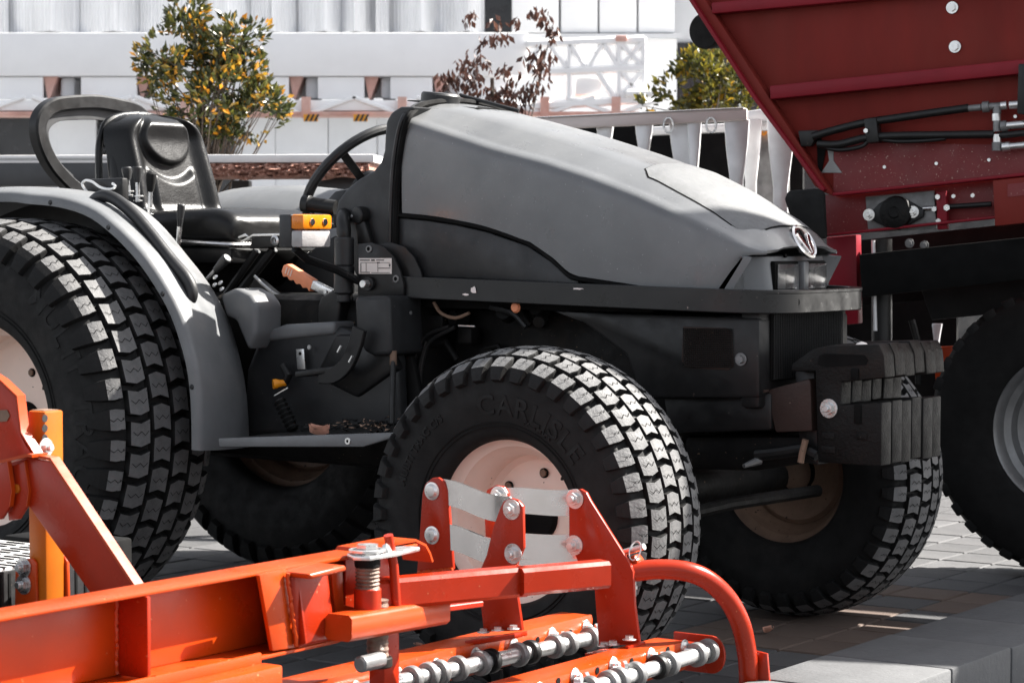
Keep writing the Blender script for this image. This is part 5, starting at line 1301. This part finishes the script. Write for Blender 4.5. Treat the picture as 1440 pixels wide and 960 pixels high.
for px in (10, 34):
    nplate([(px - 10, 652), (px, 648), (px + 5, 690), (px + 3, 712), (px - 8, 730), (px - 22, 732), (px - 26, 700), (px - 22, 655)], -.95 + (px - 10) * .0006, .008, 'orange_paint_shaded', 'clevis_plate')
    s = MB(); e_ = I.poly([(px, 648), (px + 6, 690), (px + 3, 712)], b=-.951 + (px - 10) * .0006); s.loft([e_, [p + Vector((0, .010, 0)) for p in e_]]); ip(s, 'clevis_lit_edge', 'orange_paint', solid=.002)  # orange strip for the edge that catches the sun
s = MB(); s.cyl(Q(22, 687, b=-.94), (0, 1, 0), .009, .05, 14); ip(s, 'clevis_pin', 'yellow_paint')
# yellow adjustable stand
for k, (x0, x1, m) in enumerate(((32, 54, 0), (54, 72, 1))):
    pass
ya = Q(54, 720, b=-.86); zt_, zb_ = Q(54, 578, b=-.86).z, Q(48, 850, b=-.86).z
s = MB(); s.box((ya.x - .004, -.835, (zt_ + zb_) / 2), (.048, .05, zt_ - zb_), .004); ys = ip(s, 'stand_post', 'yellow_paint')
s = MB(); s.box((ya.x - .006, -.835, zt_ + .0005), (.036, .038, .002)); ip(s, 'post_opening', 'rim_inner', ys)
for k, py in enumerate((588, 602, 616, 629)):
    s = MB(); s.cyl(Q(63, py, a=ya.x + .0205), FW, .0075, .0008, 14); ip(s, 'post_hole', 'hazard_black', ys)
s = MB(); s.bolt(Q(64, 629, a=ya.x + .021), FW, .012, nut=True); ip(s, 'stand_bolt', 'zinc')
for dx, b in ((0, -.868), (.0, -.800)):
    s = MB(); s.prism(I.poly([(20, 860), (21, 792), (27, 785), (46, 785), (50, 792), (52, 860)], b=-.868), (0, .008, 0), .003)
    if b != -.868:
        for v in s.bm.verts: v.co += Vector((.025, .06, 0))
    ip(s, 'stand_cheek', 'orange_paint')
for px, py in ((34, 797), (34, 821)):
    s = MB(); s.bolt(Q(px, py, b=-.869), N_, .013, nut=True); ip(s, 'stand_bolt', 'steel')

# ================================================================== slotted metal cover behind the arm
G = Frame(T.w((-.14, -2.1, 0)), TH)
gc = thing('slotted_cover', G, 'slotted grey machine cover on the ground behind the implement arm', 'cover')
c_ = G.on(60, 790, a=0.0)
zg = c_.z; y0_ = G.on(-140, 830, a=0.).y; y1_ = G.on(128, 772, c=zg).y; xg0 = -.34; xg1 = 0.0
s = MB(); s.box(((xg0 + xg1) / 2, (y0_ + y1_) / 2, zg - .004), (xg1 - xg0, y1_ - y0_, .008), .003); gto = s.build('top_plate', MAT['slot_cover_lit'], gc)
s = MB(); s.box((xg1 + .004, (y0_ + y1_) / 2, zg / 2), (.008, y1_ - y0_, zg - .01), .002); s.build('side_plate', MAT['black_paint'], gc)
s = MB(); s.box(((xg0 + xg1) / 2 - .03, y1_ + .07, zg / 2 + .01), (xg1 - xg0 - .08, .13, zg), .006); s.build('end_box', MAT['deep_black'], gc)
n = 0; y = y0_ + .03
sl0 = None
while y < y1_ - .03:
    for k, (x0, x1) in enumerate(((-.05, .002), (-.13, -.07), (-.21, -.15), (-.29, -.23))):
        yy = y + (.012 if k % 2 else 0)
        if sl0 is None:
            s = MB(); s.box((0, 0, 0), (.055, .007, .002), .0008); sl0 = s.build('slot', MAT['deep_black'], gto); o = sl0
        else: o = share(sl0)
        o.location = ((x0 + x1) / 2, yy, zg + .0015)
    s = MB(); s.box((xg1 + .0085, y + .004, zg - .055), (.002, .007, .09), .0008); s.build('side_slot', MAT['deep_black'], gc)
    y += .026

# ================================================================== red spreader behind
SP = Frame((1.35, 7.75, 0), R(25), R(3.8))
sp_ = thing('red_spreader', SP, 'red hopper spreader with hydraulic hoses behind the tractor at right', 'spreader')
def sq(px, py, **k): return SP.on(px, py, **k)
def spart(mb, name, m, parent=sp_, **k): return mb.build(name, MAT[m], parent, **k)
def ext(p): return (3000, p[1] - 118) if p[0] == 1900 else p      # runs on past the frame
def splate(pts, b, th, m, name, bev=.003, parent=sp_):
    pts = [ext(p) for p in pts]
    s = MB(); s.prism(SP.poly(pts, b=b), (0, th, 0), bev); return spart(s, name, m, parent)
HP0, HP1, HP2 = sq(1172, 276, b=0.), sq(985, -10, b=0.), sq(*ext((1900, 196)), b=0.)
HTOP = 2.45
HTL = HP0 + (HP1 - HP0) * ((HTOP - HP0.z) / (HP1.z - HP0.z)); HTR = Vector((HP2.x, 0, HTOP))
s = MB(); s.prism([HTL, HP0, HP2, HTR], (0, .02, 0), .003); spart(s, 'hopper_side', 'spreader_red')
s = MB(); s.prism([(1.5, .05, HTOP - .1), (1.5, .05, 3.1), (1.95, .05, 3.1), (1.95, .05, 3.98), (2.05, .05, 3.98), (2.76, .05, 3.10), (3.3, .05, 2.9), (3.3, .05, HTOP - .1)], (0, .06, 0), .01); spart(s, 'added_shade_board', 'spreader_red')  # unseen board added above the hopper, outlined to shade nose and weights
s = MB(); s.tube([HTL, HTR], 0, flat=(.08, .06), up=UP); spart(s, 'hopper_rim', 'spreader_rib')
s = MB(); s.prism([HP2, HTR, HTR + Vector((0, 1.3, 0)), HP2 + Vector((0, 1.3, 0))], (.02, 0, 0)); spart(s, 'hopper_end', 'spreader_red')
splate([(1172, 200), (1172, 276), (1480, 243), (1480, 205)], -.003, .002, 'spreader_dusty', 'dusty_strip', 0)
splate([(820, -240), (838, -240), (985, -10), (1172, 276), (1158, 270), (1146, 262), (936, -60)], -.05, .05, 'spreader_red', 'edge_flange')
s = MB(); s.tube(SP.poly([(826, -240), (975, 2), (1062, 136), (1160, 268)], b=-.055), 0, flat=(.012, .045), up=(0, 1, 0)); spart(s, 'edge_bead', 'spreader_rib')
def rib(p, q, hpx, dep, m='spreader_rib'):
    q = ext(q); A, Bq = sq(*p, b=-dep), sq(*q, b=-dep); hh = hpx / 420
    s = MB(); s.prism([A, Bq, Bq - Vector((0, 0, hh)), A - Vector((0, 0, hh))], (0, dep, 0), .004); return spart(s, 'hopper_rib', m)
rib((1082, 121), (1900, 38), 19, .075); rib((1000, 4), (1900, -66), 16, .06)
rib((1170, 271), (1900, 195), 5, .06)
for px, py, r_ in ((1339, 11, .013), (1343, 66, .013), (1244, 235, .006), (1317, 230, .006), (1391, 225, .006), (1428, 164, .006)):
    s = MB(); c = sq(px, py, b=-.004); s.bolt(c, N_, r_, r_ > .01); spart(s, 'hopper_bolt', 'zinc')
# triangular sight hole with a bright steel tongue
splate([(1155, 243), (1166, 226), (1163, 206), (1172, 206), (1172, 226), (1184, 243)], -.006, .004, 'rim_grey', 'sight_tongue', .0)
splate([(1148, 186), (1162, 206), (1155, 244), (1150, 240)], -.008, .004, 'deep_black', 'sight_hole', 0)
# hoses
for l, r_ in (([(1143, 192), (1170, 184), (1215, 173), (1262, 166), (1310, 159), (1362, 152)], .0135), ([(1150, 203), (1180, 203), (1218, 194), (1262, 191), (1330, 190), (1398, 189)], .0135), ([(1150, 205), (1180, 211), (1212, 206), (1226, 196), (1262, 199), (1300, 198), (1330, 195)], .007)):
    s = MB(); s.tube(spline(SP.poly(l, b=-.055), 5), r_, 12); spart(s, 'hydraulic_hose', 'hose')
splate([(1122, 184), (1150, 183), (1150, 190), (1140, 206), (1126, 206)], -.05, .03, 'black_paint', 'hose_bracket')
splate([(1214, 167), (1232, 165), (1236, 200), (1218, 202)], -.075, .05, 'hose', 'hose_clamp', .006)
s = MB(); s.bolt(sq(1218, 184, b=-.078), N_, .008, False); spart(s, 'clamp_screw', 'zinc')
# fittings
def fit(p, q, r, m='grey_iron', b=-.055):
    s = MB(); s.tube(SP.poly([p, q], b=b), r, 12); spart(s, 'hydraulic_fitting', m)
for p, q, r, m in (((1358, 153), (1380, 151), .011, 'grey_iron'), ((1382, 151), (1391, 150), .018, 'grey_iron'), ((1391, 150), (1408, 149), .012, 'grey_iron'), ((1408, 149), (1416, 148), .014, 'zinc'), ((1420, 148), (1432, 147), .014, 'zinc'), ((1402, 150), (1402, 160), .014, 'grey_iron'), ((1401, 160), (1401, 170), .015, 'zinc'), ((1402, 170), (1402, 185), .013, 'grey_iron'), ((1402, 189), (1402, 200), .014, 'zinc'), ((1402, 200), (1402, 212), .017, 'grey_iron'), ((1408, 178), (1416, 177), .018, 'grey_iron'), ((1416, 177), (1600, 160), .013, 'zinc'), ((1410, 207), (1420, 206), .016, 'zinc'), ((1420, 206), (1600, 190), .012, 'zinc'), ((1402, 191), (1600, 172), .011, 'hose')): fit(p, q, r, m)
splate([(1432, 90), (1445, 90), (1445, 160), (1430, 160)], -.10, .08, 'black_paint', 'valve_block')
# bearing rail
splate([(1160, 274), (1900, 197), (1900, 250), (1158, 330)], .03, .02, 'spreader_dusty', 'bearing_rail')
rib((1160, 329), (1900, 250), 4, .03)
splate([(1217, 277), (1313, 268), (1317, 322), (1221, 327)], .012, .012, 'grey_iron', 'bearing_plate', .001)
bc = sq(1262, 298, b=.006)
s = MB(); p1 = [(1219, 303), (1236, 286), (1252, 277), (1268, 277), (1284, 286), (1299, 295), (1298, 305), (1282, 314), (1264, 324), (1246, 320), (1230, 312)]
s.prism(SP.poly(p1, b=-.012), (0, .02, 0), .005); bf = spart(s, 'bearing_flange', 'black_paint')
s = MB(); s.lathe([(0, .03), (.016, .03), (.02, .026), (.04, .024), (.052, .018), (.056, 0)], sq(1260, 299, b=-.012), N_, 28); spart(s, 'bearing_housing', 'cast_iron', bf)
for px, py in ((1222, 302), (1284, 298)):
    s = MB(); s.bolt(sq(px, py, b=-.013), N_, .013, nut=True); spart(s, 'bearing_bolt', 'zinc', bf)
fit((1298, 293), (1318, 292), .007, 'steel', 0.0); fit((1332, 291), (1394, 287), .009, 'hose', -.005)
splate([(1316, 270), (1330, 268), (1332, 322), (1318, 323)], -.01, .03, 'spreader_rib', 'bearing_stop')
for px, py, r_ in ((1319, 277, .009), (1320, 311, .009), (1341, 276, .007), (1368, 275, .007), (1332, 292, .011), (1314, 294, .009)):
    s = MB(); s.bolt(sq(px, py, b=-.012), N_, r_, False); spart(s, 'rail_bolt', 'zinc')
splate([(1396, 254), (1900, 205), (1900, 262), (1399, 318)], -.06, .08, 'spreader_red', 'rail_block')
splate([(1417, 259), (1900, 214), (1900, 230), (1417, 277)], -.062, .004, 'spreader_dusty', 'block_recess', 0)
# chassis below
splate([(1162, 334), (1204, 330), (1206, 455), (1168, 458)], .05, .06, 'spreader_rib', 'frame_post')
splate([(1208, 358), (1900, 290), (1900, 340), (1212, 418)], .0, .08, 'deep_black', 'axle_beam')
splate([(1206, 338), (1900, 262), (1900, 400), (1210, 430)], .30, .05, 'deep_black', 'chassis_plate')
splate([(1290, 392), (1900, 330), (1900, 400), (1310, 450)], .18, .05, 'black_paint', 'cross_plate')
c0, c1 = sq(1240, 336, b=.12), sq(1240, 490, b=.12); s = MB(); s.tube([c0, c1], .035, 18); spart(s, 'support_column', 'hose')
c0, c1 = sq(1228, 338, b=.08), sq(1231, 465, b=.08); s = MB(); s.tube([c0, c1], .007, 8); spart(s, 'column_strip', 'alu')
for px, py in ((1279, 342), (1290, 400), (1278, 402), (1300, 345)):
    s = MB(); s.bolt(sq(px, py, b=.06), N_, .010); spart(s, 'chassis_bolt', 'grey_iron')
s = MB(); s.tube(SP.poly([(1282, 450), (1290, 480), (1292, 540)], b=.2), .012, 8); spart(s, 'chassis_chain', 'cast_iron')
# underside stays
splate([(1310, 455), (1324, 455), (1318, 490), (1324, 520), (1308, 520), (1314, 490)], .6, .02, 'alu', 'stay_plate')
splate([(1312, 488), (1345, 486), (1345, 540), (1316, 540)], .55, .04, 'orange_paint', 'orange_stay')
splate([(1190, 415), (1345, 398), (1345, 610), (1190, 620)], .9, .03, 'deep_black', 'underside_shade_sheet', 0)  # black sheet standing in for the shade under the spreader
# rubber flap and round lamp
splate([(1102, 280), (1107, 268), (1148, 265), (1158, 270), (1161, 336), (1120, 332)], -.12, .03, 'rubber', 'rubber_flap', .010)
s = MB(); c = sq(993, 44, b=.25); s.lathe([(0, .02), (.06, .018), (.064, .010), (.064, -.06), (.05, -.09), (0, -.10)], c, (-.25, -1, -.1), 32); spart(s, 'work_lamp', 'rubber')
s = MB(); s.tube([c, c + Vector((.3, .1, 0))], .012, 8); spart(s, 'lamp_arm', 'black_paint')
# inside slope of the hopper so it is a real box
s = MB(); s.prism([p + Vector((0, 1.3, 0)) for p in (HTL, HP0, HP2, HTR)], (0, .02, 0), .003); spart(s, 'hopper_back', 'spreader_red')
a_ = [HTL, HP0]; s = MB(); s.prism([a_[0], a_[1], a_[1] + Vector((0, 1.3, 0)), a_[0] + Vector((0, 1.3, 0))], (-.012, 0, .006)); spart(s, 'hopper_end', 'spreader_red')
# spreader wheel
wc = Vector(SP.w((0, 0, 0)))
WF_ = Frame((0, 0, 0), R(33))
def spreader_wheel():
    d = 7.85; c = CAM + ray(1520, 590) * d; c.z = .50
    e = bpy.data.objects.new('spreader_wheel', None); COL.objects.link(e)
    e.parent = sp_; e.matrix_parent_inverse = Matrix.Identity(4)
    Mw = Matrix.Translation(c) @ Matrix.Rotation(-R(25), 4, 'Z')
    Sp = Matrix.Translation(SP.o) @ SP.M.to_4x4()
    e.matrix_local = Sp.inverted() @ Mw
    pf = tyre_profile(.50, .34, .255); P_ = spline([Vector((v, r, 0)) for v, r in pf], 5)
    s = MB(); s.lathe([(p.y, p.x) for p in P_], (0, 0, 0), (0, 1, 0), 80); spart(s, 'tyre', 'rubber_inner', e, smooth=60)
    s = MB()
    for i in range(40):
        t = i * 2 * math.pi / 40; ct = Vector((math.sin(t), 0, math.cos(t)))
        for sg in (-1, 1): s.box(ct * .460 + Vector((0, sg * .130, 0)), (.045, .06, .05), .006, M=Matrix.Rotation(t, 3, 'Y'))
    spart(s, 'tread', 'rubber', e)['kind'] = 'stuff'
    s = MB(); s.lathe([(.268, -.125), (.272, -.14), (.262, -.148), (.248, -.135), (.238, -.10), (.215, -.09), (.205, -.04), (.18, -.03), (.10, -.02), (.09, -.05), (0, -.05)], (0, 0, 0), (0, 1, 0), 60); spart(s, 'rim', 'rim_grey', e, smooth=40)
spreader_wheel()

# ================================================================== litter
def litter(n, rd, region, m, size, zf):
    s = MB()
    for k in range(n):
        p = region(rd); c = Vector(p); r_ = size * rd.uniform(.5, 1.3); t0 = rd.uniform(0, 6.28); lift = rd.uniform(0, .5)
        pts = [c + Vector((r_ * math.cos(t0 + i * 2 * math.pi / 5) * rd.uniform(.6, 1), r_ * math.sin(t0 + i * 2 * math.pi / 5) * rd.uniform(.5, 1), r_ * lift * math.sin(i * 2.1) + .002)) for i in range(5)]
        vs_ = [s.bm.verts.new(q) for q in pts]; ce = s.bm.verts.new(c + Vector((0, 0, r_ * .3)))
        for i in range(5): s.face((vs_[i], vs_[(i + 1) % 5], ce))
    return s
rd = random.Random(5)
zst = (q0.z + q1.z) / 2
dl_ = litter(240, rd, lambda r: (q0.x + (q1.x - q0.x) * (r.uniform(.35, .98)), -.72 + .32 * r.random() ** .8, q0.z + (q1.z - q0.z) * .6 + .004 + .012 * r.random()), 'dry_leaf', .011, 0)
o = dl_.build('leaf_debris', MAT['engine_grime'], None); o.matrix_world = Matrix.Translation(T.o) @ T.M.to_4x4(); o.location = T.o; o.rotation_euler = T.eul
tag(o, 'dark crumbled leaf litter on the tractor step', 'leaf litter', kind='stuff')
dl_ = litter(60, rd, lambda r: (q0.x + (q1.x - q0.x) * (r.uniform(.55, .98)), -.70 + .3 * r.random(), q0.z + (q1.z - q0.z) * .7 + .010 + .016 * r.random()), 'dry_leaf', .010, 0)
o = dl_.build('leaf_crumbs', MAT['rim_inner'], None); o.location = T.o; o.rotation_euler = T.eul
tag(o, 'brown leaf crumbs heaped on the step beside the front tyre', 'leaf litter', kind='stuff')
def one_leaf(pos, size, label, yaw, curl=.5):
    fr = Frame(pos, yaw); s = MB(); rows = []
    for i in range(7):
        t = i / 6; w = size * .32 * math.sin(math.pi * (t * .9 + .05)) ** .8
        rows.append([(size * (t - .5), w * v, size * curl * (abs(v) ** 1.5 * .35 + .4 * (t - .5) ** 2) + .003) for v in (-1, -.5, 0, .5, 1)])
    s.loft(rows); o = s.build('fallen_leaf', MAT['dry_leaf']); o.location = fr.o; o.rotation_euler = fr.eul
    return tag(o, label, 'leaf')
one_leaf(T.w(P(449, 613, b=-.70)), .062, 'curled pinkish dead leaf lying on the step plate', .5, 1.1)
one_leaf(T.w(P(1080, 890, c=.0)), .05, 'small curled brown leaf on the paving beyond the hoop guard', 2.2, .8)
one_leaf(T.w(P(588, 909, c=.0)), .04, 'small brown leaf on the paving left of the front tyre', 1.1, .4)
